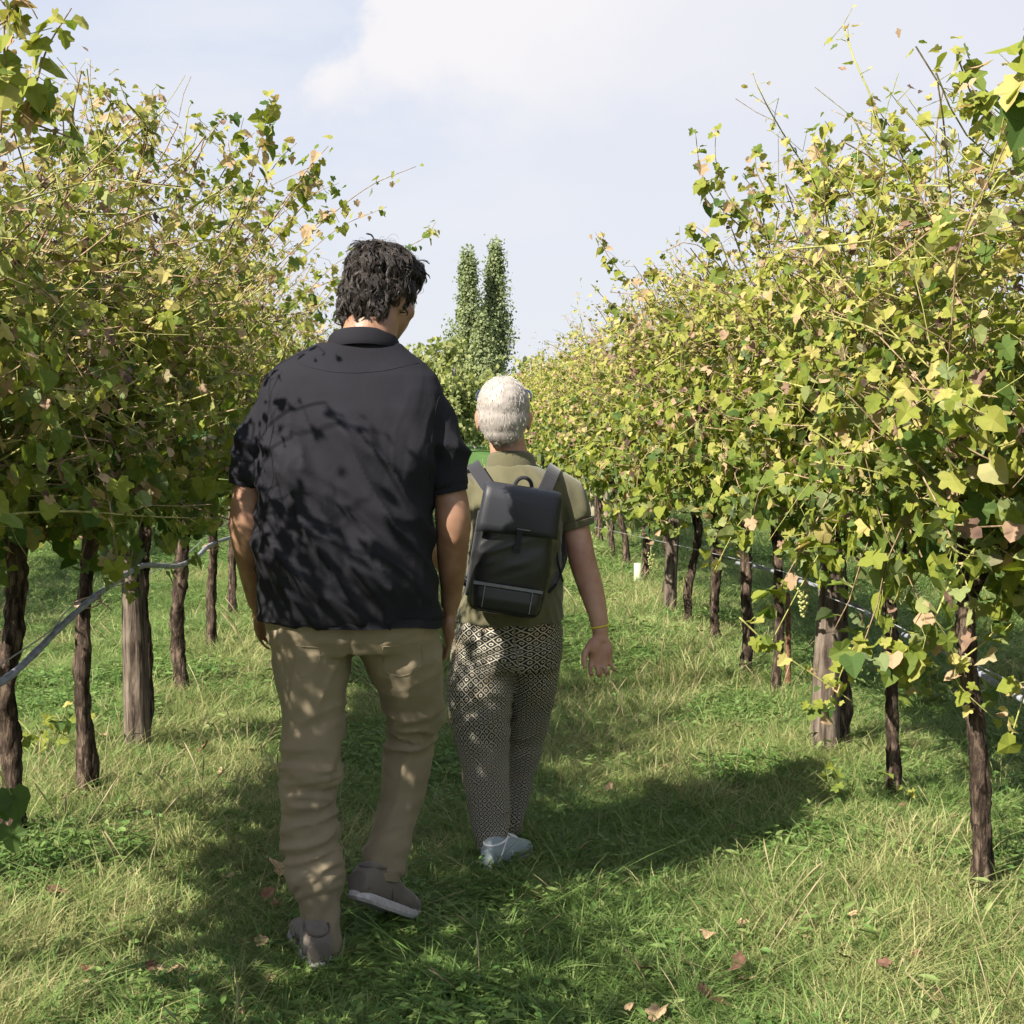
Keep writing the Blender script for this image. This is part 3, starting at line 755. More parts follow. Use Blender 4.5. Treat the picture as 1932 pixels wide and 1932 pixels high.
# left row: vines beside and behind the camera whose canopy shades the aisle
for k, y in enumerate([-0.6, 0.5, 1.6, 2.6]):
    make_vine(-1, -1.55, y, auto_trunk(k+70), 300+k, ['grapevine of the left row abreast of the camera, four places before the frame',
              'grapevine of the left row beside the camera, three places before the frame', 'grapevine of the left row nearest the camera, just outside the left edge',
              'grapevine hanging in at the upper left edge, its trunk out of sight'][k], gL, 1, n_sh=76, per=1.7, top=2.42, bot=1.22, aisle=.60, back=.28, hangers=0)
specL = [  # y, trunk photo points, label, extras, radius, foot
    (3.5, None, 'grapevine filling the left edge, big green leaves close to the camera', 'L4', .036, 1.5),
    (4.35, None, 'leafy grapevine at far left, its trunk just left of the frame', None, .036, 1.5),
    (5.15, [(15, 1560), (22, 1440), (12, 1300), (25, 1180), (30, 1060), (30, 960)], 'leftmost visible vine trunk, dark and ivy-wrapped, at left frame edge', 'L5', .042, 1.4),
    (5.75, [(172, 1497), (160, 1400), (157, 1250), (160, 1130), (168, 1030), (185, 960)], 'black gnarled vine with a swollen elbow foot, left of the wooden post', 'L6', .033, 1.75),
    (6.80, [(272, 1385), (275, 1250), (270, 1130), (272, 1020), (268, 960)], 'dark vine climbing the back of the left wooden post', 'L7', .030, 1.2),
    (7.97, [(352, 1305), (335, 1230), (338, 1130), (345, 1030), (342, 955)], 'leaning vine with hooked foot just right of the left wooden post', 'L8', .040, 1.7),
    (9.4, [(396, 1225), (398, 1140), (403, 1040), (396, 955)], 'slim straight vine trunk, second to the right of the left wooden post', None, .036, 1.4),
    (11.0, [(440, 1165), (437, 1080), (440, 1000), (436, 940)], 'thin vine trunk beside the left forearm of the man in the dark shirt', None, .034, 1.4)]
for k, (y, tp, lab, ex, r_, ft) in enumerate(specL):
    if tp: y *= .957
    x = -1.55 if tp is None else P(tp[0][0], tp[0][1], y).x
    tr = auto_trunk(k) if tp is None else local_trunk(tp, x, y)
    kw = dict(near_kw); kw['aisle'] = .66 if y < 5 else .80+(x+1.5)*-1; kw['top'] = 2.46 if y < 5 else 2.52; kw['bot'] = 1.08; kw['back'] = .42; kw['stray'] = .10; kw['hangers'] = .13; kw['drop'] = .16
    make_vine(-1, x, y, tr, 100+k, lab, gL, 2, EX.get(ex, ()), r_, ft, single=170 if y < 8.5 else 60, **kw)
lo_kw = dict(n_sh=80, per=1.8, big=1.05, L=1.2)
yy = 12.2; k = 0
while yy < 30:
    make_vine(-1, -1.58, yy, auto_trunk(k+20), 140+k, 'left row grapevine screened by the man in the dark shirt, %s beyond him' % ['first', 'second', 'third', 'fourth', 'fifth', 'sixth', 'seventh', 'eighth', 'ninth', 'tenth', 'eleventh', 'twelfth', 'thirteenth', 'fourteenth', 'fifteenth'][k],
              gL, 0, top=2.45, aisle=.74, bot=1.05, back=.5, **lo_kw); yy += 1.25; k += 1
# right row
specR = [
    (3.35, None, 'grapevine at the right edge with large leaves against the sky', 'R3', .036, 1.5, .18),
    (4.46, [(1852, 1690), (1858, 1580), (1845, 1440), (1832, 1300), (1828, 1180), (1830, 1080)], 'dark leaning vine at the right edge, low hanging leaves round it', 'R4', .034, 1.5, .50),
    (5.67, [(1688, 1500), (1686, 1400), (1678, 1280), (1680, 1180), (1672, 1080)], 'thin dark vine trunk first right of the stout wooden post', 'R5', .027, 1.3, .55),
    (6.50, [(1590, 1395), (1588, 1250), (1585, 1130), (1578, 1050), (1570, 980)], 'vine with black upper trunk climbing the stout right wooden post', 'R6', .034, 1.2, .60),
    (7.55, None, 'vine hidden by leaves just left of the stout right wooden post', None, .03, 1.3, .62),
    (8.5, [(1405, 1270), (1412, 1200), (1408, 1110), (1405, 1040), (1400, 980)], 'crooked dark vine trunk left of the thin rusty stake', 'R7', .036, 1.5, .64),
    (9.75, [(1352, 1215), (1348, 1150), (1352, 1060), (1350, 980)], 'slender vine trunk with bark peeling, between crooked vine and orange-brown vine', None, .036, 1.4, .64),
    (10.6, [(1300, 1180), (1298, 1130), (1306, 1070), (1318, 1010), (1312, 960)], 'bent vine trunk with an orange-brown scar on its middle', None, .034, 1.4, .64)]
for k, (y, tp, lab, ex, r_, ft, ais) in enumerate(specR):
    if tp: y *= .957
    x = 1.66 if tp is None else P(tp[0][0], tp[0][1], y).x
    tr = auto_trunk(k+40, 1.15, .04) if tp is None else local_trunk(tp, x, y)
    kw = dict(near_kw); kw.update(aisle=ais, top=2.30 if y > 4 else 2.15, bot=.99 if y > 4 else .78, hang=.4, ylen=.64, stray=.10, hangers=.16, drop=.24)
    make_vine(1, x, y, tr, 200+k, lab, gR, 2, EX.get(ex, ()), r_, ft, single=170 if y < 8 else 70, **kw)
ordn = ['first', 'second', 'third', 'fourth', 'fifth', 'sixth', 'seventh', 'eighth', 'ninth', 'tenth', 'eleventh', 'twelfth']
yy = 11.7; k = 0
while yy < 46:
    if k < 10: lab, gg = 'right row grapevine, %s trunk beyond the bent scarred vine' % ordn[k], gR
    else: lab, gg = 'far grapevine of the right row blending into the hedge beside the woman', 'far grapevines of the right row'
    if k < 16:
        v = make_vine(1, 1.68+.02*math.sin(k*3), yy, auto_trunk(k+60), 240+k, lab, gg, 1 if k < 4 else 0, (), .036, 1.3,
                  top=2.36, bot=.92, aisle=.72, hangers=.15, drop=.15, **(lo_kw if k >= 4 else dict(n_sh=90, per=1.8, L=1.2)))
        if k >= 4: src_v = [v] if k == 4 else src_v + [v]
    else:
        s_ = src_v[(k*5) % len(src_v)]; c = s_.copy(); C.objects.link(c); c.location = (1.68, yy, 0); mark(c, lab, 'grapevine', gg)
        for ch in list(s_.children):
            d = ch.copy(); C.objects.link(d); d.parent = c
    yy += 1.2; k += 1
# neighbouring rows, glimpsed under and through the near ones
nb_src = None
def neighbour(x, y, side, k, lab, gg):
    global nb_src
    if nb_src is None or len(nb_src) < 3:
        v = make_vine(side, x, y, auto_trunk(k+90), 400+k, lab, gg, 0, n_sh=60, per=1.5, big=1.2, top=2.3, bot=.95)
        nb_src = (nb_src or []) + [v]; return
    s_ = nb_src[k % 3]; c = s_.copy(); C.objects.link(c); c.location = (x, y, 0); c.rotation_euler = (0, 0, PI*(k % 2)); mark(c, lab, 'grapevine', gg)
    for ch in list(s_.children):
        d = ch.copy(); C.objects.link(d); d.parent = c
for k, y in enumerate(np.arange(7.0, 34, 1.3)):
    neighbour(-4.7, float(y), -1, k, 'grapevine of the next row to the left, glimpsed under the near canopy', 'grapevines of the next row left')
for k, y in enumerate(np.arange(6.0, 34, 1.3)):
    neighbour(4.9, float(y), 1, k+1, 'grapevine of the next row to the right, glimpsed through the near row', 'grapevines of the next row right')

# ================================================================== posts, stakes, hoses, wire
def post(name, pts, y, r, seed, mat, label, cat, top_h=None, seg=14):
    y *= .957
    x = P(pts[0][0], pts[0][1], y).x
    loc = [(P(a, b, y).x-x, 0, P(a, b, y).z) for a, b in pts]; loc[0] = (0, 0, -.05)
    p = catmull(loc, 30); f = np.linspace(0, 1, 30)
    V, Q, T = tube(p, r*(1.12-.16*f), seg); k = len(V)-2; ax = np.repeat(p, seg, axis=0); d = V[:k]-ax
    a = np.tile(np.linspace(0, 2*PI, seg, endpoint=False), 30); s = np.repeat(f, seg)
    nse = (fbm(np.stack([np.cos(a)*2.2, np.sin(a)*2.2, s*1.2], -1), 3, seed)-.5)*.45
    V[:k] = ax+d*(1+nse)[:, None]; V[-1][2] += .01
    o = link(name, mesh_np(name, V, [Q, T], True, {'tint': np.zeros(len(V))}), mat, None, (x, y, 0)); return mark(o, label, cat)
post('wooden_post', [(262, 1398), (256, 1230), (250, 1100), (243, 1018)], 6.66, .050, 3, M['post_wood'], 'stout grey-brown split wooden post, hose tied across it, in the left row', 'post')
post('wooden_post', [(1556, 1415), (1560, 1270), (1568, 1150), (1572, 1062)], 6.45, .056, 4, M['post_wood'], 'stout weathered grey wooden post in the right row under hanging leaves', 'post')
post('rusty_stake', [(1487, 1295), (1487, 1200), (1486, 1120)], 8.05, .014, 5, M['rust'], 'thin rusty brown stake standing left of the stout right post', 'stake', seg=6)
post('wooden_post', [(1262, 1160), (1266, 1080), (1272, 980)], 11.3, .048, 6, M['post_wood'], 'slim grey post touching a dark vine, midway along the right row', 'post', seg=10)
for k, (px, yv) in enumerate([(1142, 17.6), (1130, 19.0), (1119, 20.6)]):
    post('pale_post', [(px, 1010), (px, 965), (px, 925)], yv, .05, 7+k, M['pale_post'], ['pale straight post nearest the woman in the olive shirt, rightmost of three', 'middle one of three pale posts by the sleeve of the woman', 'leftmost of three pale posts right behind the sleeve of the woman'][k], 'post', seg=8)
V, Q, T = tube([(0, 0, -.02), (0, 0, .12), (0, 0, .25)], .032, 14)
p = G(1203, 1118); mark(link('plant_guard', mesh_np('plant_guard', V, [Q, T], True), M['tube_green'], None, p), 'pale green tubular guard round a young vine in the right grass', 'plant guard')

def hose(name, pts, r, mat, label, n=160, bumps=.12, cat='hose'):
    w_ = np.array([list(P(a, b, y*.95)) for a, b, y in pts]); o0 = w_[0].copy(); pp = catmull(w_-o0, n)
    rad = r*(1+bumps*np.sin(np.arange(n)*.9)*np.sin(np.arange(n)*.37))
    V, Q, T = tube(pp, rad, 10)
    return mark(link(name, mesh_np(name, V, [Q, T], True), mat, None, tuple(o0)), label, cat)
hs = hose('irrigation_hose', [(-1500, 2100, 2.0), (-420, 1500, 3.3), (-150, 1365, 4.05), (0, 1288, 4.57), (60, 1238, 4.92), (110, 1187, 5.27), (165, 1137, 5.62), (215, 1100, 6.1), (265, 1069, 6.58), (300, 1067, 7.0), (335, 1068, 7.5), (370, 1052, 8.1), (402, 1026, 9.3), (470, 1000, 12.0), (560, 950, 16.0)], .0115, M['hose'],
     'grey irrigation hose sagging along the left row, tied to trunks and post')
hose('irrigation_hose', [(1390, 1062, 8.8), (1450, 1075, 8.3), (1500, 1094, 7.7), (1560, 1112, 7.1), (1625, 1150, 6.45), (1690, 1192, 5.85), (1760, 1216, 5.3), (1880, 1290, 4.6), (2050, 1390, 4.0), (2500, 1640, 3.0), (3400, 2100, 2.0)], .0095, M['hose'], 'blue-grey irrigation hose behind the trunks of the right row')
hose('training_wire', [(0, 1255, 4.6), (95, 1190, 5.2), (160, 1130, 5.75), (330, 1060, 7.9), (400, 1005, 9.4), (470, 960, 12.5)], .0022, M['wire'], 'thin grey training wire running above the left hose', 60, 0, 'wire')
hose('training_wire', [(1080, 985, 20), (1410, 1060, 8.6), (1560, 1125, 6.45), (1660, 1165, 5.7), (1760, 1215, 5.2), (2000, 1330, 4.2)], .0022, M['wire'], 'thin pale training wire stretched along the right row', 60, 0, 'wire')
# twine ties that hold the left hose
for (a, b, y), lab in (((165, 1133, 5.72), 'pale twine tying the left hose to the black gnarled vine'), ((398, 1030, 9.3), 'tan twine at the far end of the left hose')):
    s = Soup(); c = np.array(P(a, b, y*.957))
    for q in range(3):
        th = np.linspace(0, 2*PI, 22)
        s.tube(np.stack([np.cos(th)*.048, np.sin(th)*.05, np.sin(th*1.0+q)*.016+q*.006-.006], -1), .0028, 5)
    s.tube([(.045, -.02, 0), (.075, -.05, -.01), (.10, -.05, -.03)], .0025, 5)
    mark(link('twine_tie', s.mesh('twine_tie'), M['twine'], None, tuple(c)), lab, 'tie')

# grape bunches
for (a, b, y, n, lab) in ((1516, 1130, 6.1, 38, 'small pale green grape bunch hanging beside the stout right post'), (1228, 1062, 9.9, 26, 'tiny yellowish grape bunch low in the right row, by the pale guard')):
    s = Soup(); r_ = np.random.default_rng(n); c = np.array(P(a, b-18, y)); s.tube([(0, 0, .05), (0, 0, -.08)], .002, 4)
    for q in range(n):
        f = q/n; an = q*2.4; rr_ = .024*(1-f*.75)*r_.uniform(.8, 1.1)
        s.ell((math.cos(an)*rr_, math.sin(an)*rr_, -.115*f+r_.normal(0, .003)), [.0068]*3, seg=8, rings=5)
    mark(link('grape_bunch', s.mesh('grape_bunch'), M['grape'], None, tuple(c)), lab, 'grapes')

# ================================================================== fallen leaves on the grass
def fallen(px, py, size, mat, label, group=None, v=5, lift=.055):
    p = G(px, py); r_ = np.random.default_rng(int(px*7+py)); TV, TT = LEAF_HI[v]
    me = mesh_np('fallen_leaf', TV*size*.8, [TT], False); me.materials.append(M[mat])
    o = link('fallen_leaf', me, None, None, (p.x, p.y, gz(p.x, p.y)+lift)); o.rotation_euler = (r_.normal(.1, .4), r_.normal(0, .4), r_.uniform(0, 6.28))
    mark(o, label, 'leaf', group)
fallen(533, 1672, .125, 'dead_leaf', 'large pale tan dead leaf in the grass left of the trousers of the man', v=0)
fallen(500, 1712, .06, 'rust_leaf', 'small rust-red dead leaf below the large tan leaf beside the man')
fallen(528, 1728, .05, 'dead_leaf', 'small pale leaf scrap between rust-red leaf and front shoe of the man', v=4)
fallen(1338, 1790, .06, 'dead_leaf', 'pale dead leaf standing in sunny grass at lower right', v=0)
fallen(1210, 1850, .075, 'dead_leaf', 'tan dead leaf lying at the edge of the shade, lower right')
fallen(1385, 1845, .085, 'brown_leaf', 'dark brown curled leaf in sunny grass, bottom right')
fallen(1408, 1870, .08, 'dead_leaf', 'orange-tan curled leaf next to the dark brown curled one')
fallen(1325, 1895, .06, 'brown_leaf', 'dark brown leaf scrap above the pale leaf at the bottom edge')
fallen(1345, 1912, .07, 'dead_leaf', 'pale dry leaf at the bottom edge, right of the brown scrap', v=4)
fallen(1245, 1925, .08, 'dead_leaf', 'dry tan leaf at the very bottom edge right of centre')
fallen(318, 1842, .075, 'dead_leaf', 'pale brown leaf in the grass at lower left')
fallen(165, 1838, .06, 'rust_leaf', 'reddish-brown leaf left of the pale brown one at lower left')
fallen(95, 1700, .09, 'brown_leaf', 'dark brown leaf in the dry patch at the left edge')
fallen(60, 1690, .07, 'rust_leaf', 'reddish leaf in the dry patch at the left edge')
fallen(380, 1430, .11, 'brown_leaf', 'dark leaf litter piece right of the left wooden post')
fallen(345, 1425, .08, 'rust_leaf', 'reddish leaf litter piece at the foot of the left wooden post')
fallen(480, 1430, .06, 'rust_leaf', 'small reddish leaf in the grass left of the knee of the man')
fallen(1250, 1465, .05, 'rust_leaf', 'small reddish leaf in the grass right of the knees of the woman')
rs = np.random.default_rng(77)
for k in range(46):
    a, b = (rs.uniform(0, 520), rs.uniform(1400, 1920)) if k % 2 else (rs.uniform(1050, 1900), rs.uniform(1500, 1930))
    fallen(a, b, rs.uniform(.03, .055), ['dead_leaf', 'brown_leaf', 'dead_leaf'][k % 3], 'small dry vine leaf scrap scattered in the grass', 'leaf scraps scattered in the grass', int(rs.choice([4, 5, 8])), rs.uniform(.02, .07))

# leafy shoots sprouting low in the grass by the left vines
for (a, b, n, sz, lab) in ((95, 1400, 24, .07, 'yellow-green vine sprouts in the grass between the two leftmost trunks'), (1760, 1300, 26, .09, 'green leafy vine sucker beside the dark leaning vine at right'),
                           (1600, 1480, 14, .05, 'small leafy weed left of the thin dark trunk'), (1170, 1500, 1, .04, 'single low weed leaf in the grass')):
    if n < 5: continue
    p = G(a, b+40); r_ = np.random.default_rng(int(a)); pos = r_.normal(0, 1, (n, 3))*(.13, .1, .05)+(0, 0, .14)
    me = leaf_cloud('leaves', LEAF_HI, pos, r_.normal(0, .5, (n, 3))+(0, -.3, 1), r_.normal(0, .6, (n, 3))+(0, 0, -.3), sz*r_.uniform(.6, 1.2, n), r_.integers(0, 4, n), r_.normal(.35, .12, n).clip(0, .7))
    root = empty('vine_sucker', (p.x, p.y, 0), lab, 'plant')
    o = link('leaves', me, M['vine_leaf'], root); mark(o, kind='stuff')
    s = Soup()
    for q in range(0, n, 2): s.tube([(0, 0, -.02), pos[q]*(.5, .5, .6), pos[q]], .002, 3, cap=False)
    link('stem', s.mesh('stem'), M['green_cane'], root)
# the big green leaf hanging into the lower left corner on its shoot
root = empty('hanging_shoot', tuple(P(-40, 1380, 3.6)), 'low hanging shoot with two broad dark green leaves at lower left edge', 'vine shoot')
o_ = np.array(P(-40, 1380, 3.6)); e_ = np.array(P(22, 1500, 3.6))-o_
V, Q, T = tube(catmull([np.array((-.12, 0, .22)), np.zeros(3), e_*.6, e_], 12), .003, 5); link('cane', mesh_np('cane', V, [Q, T], True, {'tint': np.zeros(len(V))}), M['green_cane'], root)
for (a, b, s_) in ((22, 1492, .085), (18, 1560, .07), (2, 1500, .07)):
    l = link('leaf', lib_leaf(6 if s_ > .07 else 0, .2), None, root); l.matrix_local = frame_mat(np.array(P(a, b, 3.6))-o_, np.array((.1, -.8, .3)), np.array((.2, 0, -1)), s_)

# ================================================================== far trees
def tree(name, label, pxb, Yd, height, width, seed, kind, nleaf, lsize, mat, group=None, sink=0.0):
    r = np.random.default_rng(seed); x = P(pxb, 805, Yd).x
    root = empty(name, (x, Yd, sink), label, 'tree', group)
    tr = [(0, 0, -.2), (r.normal(0, .1), 0, height*.3), (r.normal(0, .12), 0, height*.65), (0, 0, height*.96)]
    link('trunk', trunk_mesh(tr, height*.013+.04, seed, 8, 20, 1.5), M['poplar_bark'], root)
    s = Soup(); pos = []
    nl = 80 if kind == 'poplar' else 46
    for k in range(nl):
        f = r.uniform(.06, .97)**.9 if kind == 'poplar' else r.uniform(.15, .9); a = r.uniform(0, 2*PI)
        if kind == 'poplar':
            wf = min(1.0, max(.04, (1.0-f)*1.45))**.85*min(1, .55+f*2)
            rad = width*.5*wf; rise = height*r.uniform(.16, .26)
            b = np.array([0, 0, f*height - rise*.5]); e = b+np.array([math.cos(a)*rad*r.uniform(.45, 1), math.sin(a)*rad*r.uniform(.45, 1), rise])
            if e[2] > height: e[2] = height*r.uniform(.93, 1)
            wt_ = min(1.0, (1-e[2]/height)*1.9+.04)**.9; e[:2] = np.array([math.cos(a), math.sin(a)])*width*.5*wt_*r.uniform(.4, 1); b[:2] = e[:2]*.25
        else:
            wf = math.sin(PI*f)**.5; rad = width*.5*wf
            b = np.array([0, 0, f*height*.7]); e = np.array([math.cos(a)*rad*r.uniform(.5, 1), math.sin(a)*rad*r.uniform(.5, 1), f*height+height*.08])
        mid = (b+e)/2+np.array([0, 0, -.05*height*.3]); pth = catmull([b, mid, e], 5)
        s.tube(pth, np.linspace(height*.003, height*.001, 5)+.008, 4, cap=False)
        m = nleaf//nl; q = pth[r.integers(1, 5, m)]+(pth[-1]-pth[0])*r.uniform(-.1, .25, m)[:, None]
        pos.append(q + r.normal(0, 1, (m, 3))*np.array([width*.075, width*.075, height*.022])*(1 if kind == 'poplar' else 1.0))
    link('limbs', s.mesh('limbs'), M['poplar_bark'], root)
    pos = np.vstack(pos); pos[:, 2] = np.clip(pos[:, 2], .1, None); n = len(pos)
    out = np.stack([pos[:, 0], pos[:, 1], 0*pos[:, 0]], -1)
    me = leaf_cloud('crown', LEAF_LO, pos, unit(out+1e-3)*.8+r.normal(0, .6, (n, 3))+(0, 0, .4), r.normal(0, .6, (n, 3))+(0, 0, -.5), lsize*r.uniform(.6, 1.3, n), r.integers(0, 4, n), r.normal(.45, .2, n).clip(0, 1))
    o = link('crown', me, mat, root); mark(o, kind='stuff'); return root
tree('poplar', 'tall slender poplar on the right of the pair at the end of the aisle', 936, 118, 15.2, 3.7, 1, 'poplar', 13000, .20, M['poplar_leaf'])
tree('poplar', 'slightly shorter poplar on the left of the pair at the end of the aisle', 884, 116, 14.2, 3.6, 2, 'poplar', 13000, .20, M['poplar_leaf'])
tree('poplar', 'low poplar growing between and in front of the tall pair', 911, 112, 9.4, 3.4, 6, 'poplar', 7000, .22, M['poplar_leaf'])
tree('round_tree', 'small round-topped tree left of the poplars', 824, 96, 7.0, 5.0, 3, 'bush', 4200, .38, M['bush_leaf'])
tree('bushy_tree', 'yellow-green bushy tree in front of the poplars, by the shoulder of the man', 856, 84, 4.9, 3.6, 4, 'bush', 3600, .26, M['bush_leaf'])
tree('bushy_tree', 'dark green bush at the foot of the poplars, left of the head of the woman', 897, 92, 4.6, 3.4, 5, 'bush', 3800, .30, M['bush_leaf'])
tree('bushy_tree', 'low bush closing the aisle behind the head of the woman', 950, 95, 4.4, 5.0, 8, 'bush', 3800, .32, M['bush_leaf'])
tree('bushy_tree', 'low yellowish bush at the far end of the right row', 985, 88, 4.3, 3.6, 9, 'bush', 3200, .30, M['vine_leaf'])
for k, (px, Yd, h_, w__) in enumerate([(760, 100, 5.5, 7), (700, 104, 6.5, 8), (620, 110, 6, 9), (520, 112, 7, 9), (400, 115, 6, 10), (280, 118, 7, 10), (150, 118, 6, 10), (20, 120, 7, 11),
                                       (1050, 104, 6, 8), (1140, 108, 6.5, 9), (1260, 112, 6, 9), (1390, 114, 7, 10), (1520, 118, 6, 10), (1660, 118, 7, 10), (1800, 120, 6, 11), (1930, 120, 7, 11)]):
    tree('field_tree', 'distant field-edge tree hidden behind the vine rows', px, Yd, h_, w__, 30+k, 'bush', 1500, .62, M['bush_leaf'], 'field-edge trees behind the rows')

# ================================================================== people
def np_mesh(me):
    n = len(me.vertices); V = np.empty(n*3, np.float32); me.vertices.foreach_get('co', V)
    l = np.empty(len(me.loops), np.int32); me.loops.foreach_get('vertex_index', l)
    tot = np.empty(len(me.polygons), np.int32); me.polygons.foreach_get('loop_total', tot)
    st = np.empty(len(me.polygons), np.int32); me.polygons.foreach_get('loop_start', st)
    q = st[tot == 4][:, None]+np.arange(4); t3 = st[tot == 3][:, None]+np.arange(3)
    return V.reshape(-1, 3).astype(float), l[q] if len(q) else np.zeros((0, 4), int), l[t3] if len(t3) else np.zeros((0, 3), int)
def lap(V, Q, T, it, lam=0.5, mask=None):
    E_ = [Q[:, [a, (a+1) % 4]] for a in range(4)]+[T[:, [a, (a+1) % 3]] for a in range(3)]
    E_ = np.vstack([e for e in E_ if len(e)]); E_ = np.vstack([E_, E_[:, ::-1]])
    n = len(V); deg = np.bincount(E_[:, 0], minlength=n)[:, None].clip(1)
    for _ in range(it):
        A = np.stack([np.bincount(E_[:, 0], weights=V[E_[:, 1], k], minlength=n) for k in range(3)], -1)/deg
        d = lam*(A-V); V = V + (d if mask is None else d*mask[:, None])
    return V
def normals(V, Q, T):
    N = np.zeros_like(V)
    for F in (Q, T):
        if not len(F): continue
        c = np.cross(V[F[:, 2]]-V[F[:, 0]], V[F[:, -1]]-V[F[:, 1]]) if F.shape[1] == 4 else np.cross(V[F[:, 1]]-V[F[:, 0]], V[F[:, 2]]-V[F[:, 0]])
        for a in range(F.shape[1]):
            for k in range(3): N[:, k] += np.bincount(F[:, a], weights=c[:, k], minlength=len(V))
    return unit(N)
def solid(s, voxel, it=3):
    me = s.mesh('tmp'); o = bpy.data.objects.new('tmp', me); C.objects.link(o)
    md = o.modifiers.new('r', 'REMESH'); md.mode = 'VOXEL'; md.voxel_size = voxel
    dg = bpy.context.evaluated_depsgraph_get(); m2 = bpy.data.meshes.new_from_object(o.evaluated_get(dg))
    V, Q, T = np_mesh(m2); bpy.data.objects.remove(o); bpy.data.meshes.remove(m2); bpy.data.meshes.remove(me)
    return lap(V, Q, T, it), Q, T
def out(name, V, Q, T, mat, parent, base, uv=None, attrs=None):
    me = mesh_np(name, V-np.array(base), [Q, T], True, attrs or {'tint': np.zeros(len(V))}, uv=uv)
    return link(name, me, mat, parent, None if parent else tuple(base))
def ridges(V, axis, across, fa, fc, seed, warp=.35, sharp=2.0):
    """fold field: long along 'axis', repeated along 'across'"""
    a = V@unit(axis); c = V@unit(across); w_ = np.cross(unit(axis), unit(across)); d = V@w_
    wp = (fbm(V*6+seed, 2, seed)-.5)*warp
    n = fbm(np.stack([a*fa, (c+wp*.12)*fc, d*fa], -1), 2, seed+3)
    return (1-np.abs(2*n-1)*1.6).clip(0, 1)**sharp
def ring(x0, x1, y, Yd, hy, e=2.3, yaw=0.0, tx=0.0, ty=0.0):
    a, b = P(x0, y, Yd), P(x1, y, Yd); return ((a+b)/2, (b-a).length/2, hy, e, yaw, tx, ty)
sm = lambda v, a, b: np.clip((v-a)/(b-a), 0, 1)**2*(3-2*np.clip((v-a)/(b-a), 0, 1))

def skin_mat(name, col, dark):
    m, t = new_mat(name); tco = t.n('ShaderNodeTexCoord')
    a = t.n('ShaderNodeTexNoise', inp={'Vector': tco.outputs['Object'], 'Scale': 14.0, 'Detail': 5.0})
    b = t.n('ShaderNodeTexNoise', inp={'Vector': tco.outputs['Object'], 'Scale': 420.0, 'Detail': 2.0})
    c = t.mix(t.mapr(a.outputs[0], .35, .7), col, dark)
    pb = t.n('ShaderNodeBsdfPrincipled', inp={'Base Color': c, 'Roughness': .48, 'Specular IOR Level': .4, 'Subsurface Weight': .12, 'Subsurface Scale': .02,
             'Subsurface Radius': (1.0, .35, .2), 'Normal': bump(t, b.outputs[0], .25, .0006)})
    return finish(m, t, pb.outputs[0])
M['skin_m'] = skin_mat('tanned_skin', (.29, .165, .108), (.20, .10, .064))
M['skin_w'] = skin_mat('fair_skin', (.44, .26, .19), (.34, .17, .125))
def cloth_mat(name, col, var=.12, rough=.85, weave=900.0, sheen=.2, wstr=.25):
    m, t = new_mat(name); tco = t.n('ShaderNodeTexCoord')
    a = t.n('ShaderNodeTexNoise', inp={'Vector': tco.outputs['Object'], 'Scale': 7.0, 'Detail': 5.0})
    b = t.n('ShaderNodeTexNoise', inp={'Vector': tco.outputs['Object'], 'Scale': weave, 'Detail': 1.0})
    c = t.n('ShaderNodeTexNoise', inp={'Vector': tco.outputs['Object'], 'Scale': 55.0, 'Detail': 4.0, 'Distortion': 1.0})
    cc = t.ramp(a.outputs[0], [(.3, tuple(x*(1-var) for x in col)), (.7, tuple(x*(1+var) for x in col))])
    h = t.math('MULTIPLY_ADD', c.outputs[0], 2.5, t.math('MULTIPLY', b.outputs[0], .5))
    pb = t.n('ShaderNodeBsdfPrincipled', inp={'Base Color': cc, 'Roughness': rough, 'Specular IOR Level': .15, 'Sheen Weight': sheen, 'Sheen Roughness': .5,
             'Normal': bump(t, h, wstr, .0012)})
    return finish(m, t, pb.outputs[0])
M['polo_dark'] = cloth_mat('polo_dark', (.0140, .0138, .0185), .12, .9, 900, 0.0)
M['khaki'] = cloth_mat('khaki', (.210, .172, .118), .12, .85, 900, .05)
M['olive'] = cloth_mat('olive', (.104, .096, .056), .12)
M['sock'] = cloth_mat('sock', (.012, .012, .014), .1)
M['shoe_brown'] = cloth_mat('shoe_brown', (.118, .100, .086), .18, .8)
M['shoe_trim'] = cloth_mat('shoe_trim', (.085, .065, .055), .15, .8)
M['shoe_blue'] = cloth_mat('shoe_blue', (.25, .30, .32), .15, .7)
M['shoe_white'] = plain('shoe_white', (.70, .70, .72), .6, .3)
M['sole'] = plain('sole', (.36, .34, .35), .7, .2, 80, .3, .002, .2)
M['eye'] = plain('eye', (.75, .73, .70), .2, .6)
M['lens'] = plain('lens', (.012, .03, .09), .25, .6)
M['bag'] = plain('bag', (.012, .0125, .015), .36, .5, 260, .35, .0006, .12)
M['bag_flap'] = plain('bag_flap', (.024, .025, .032), .5, .35, 320, .3, .0005, .08)
M['strap'] = cloth_mat('strap', (.022, .022, .028), .1, .7)
M['metal_grey'] = plain('metal_grey', (.16, .17, .19), .4, .5)
M['yellow_band'] = plain('yellow_band', (.55, .45, .03), .4, .4)
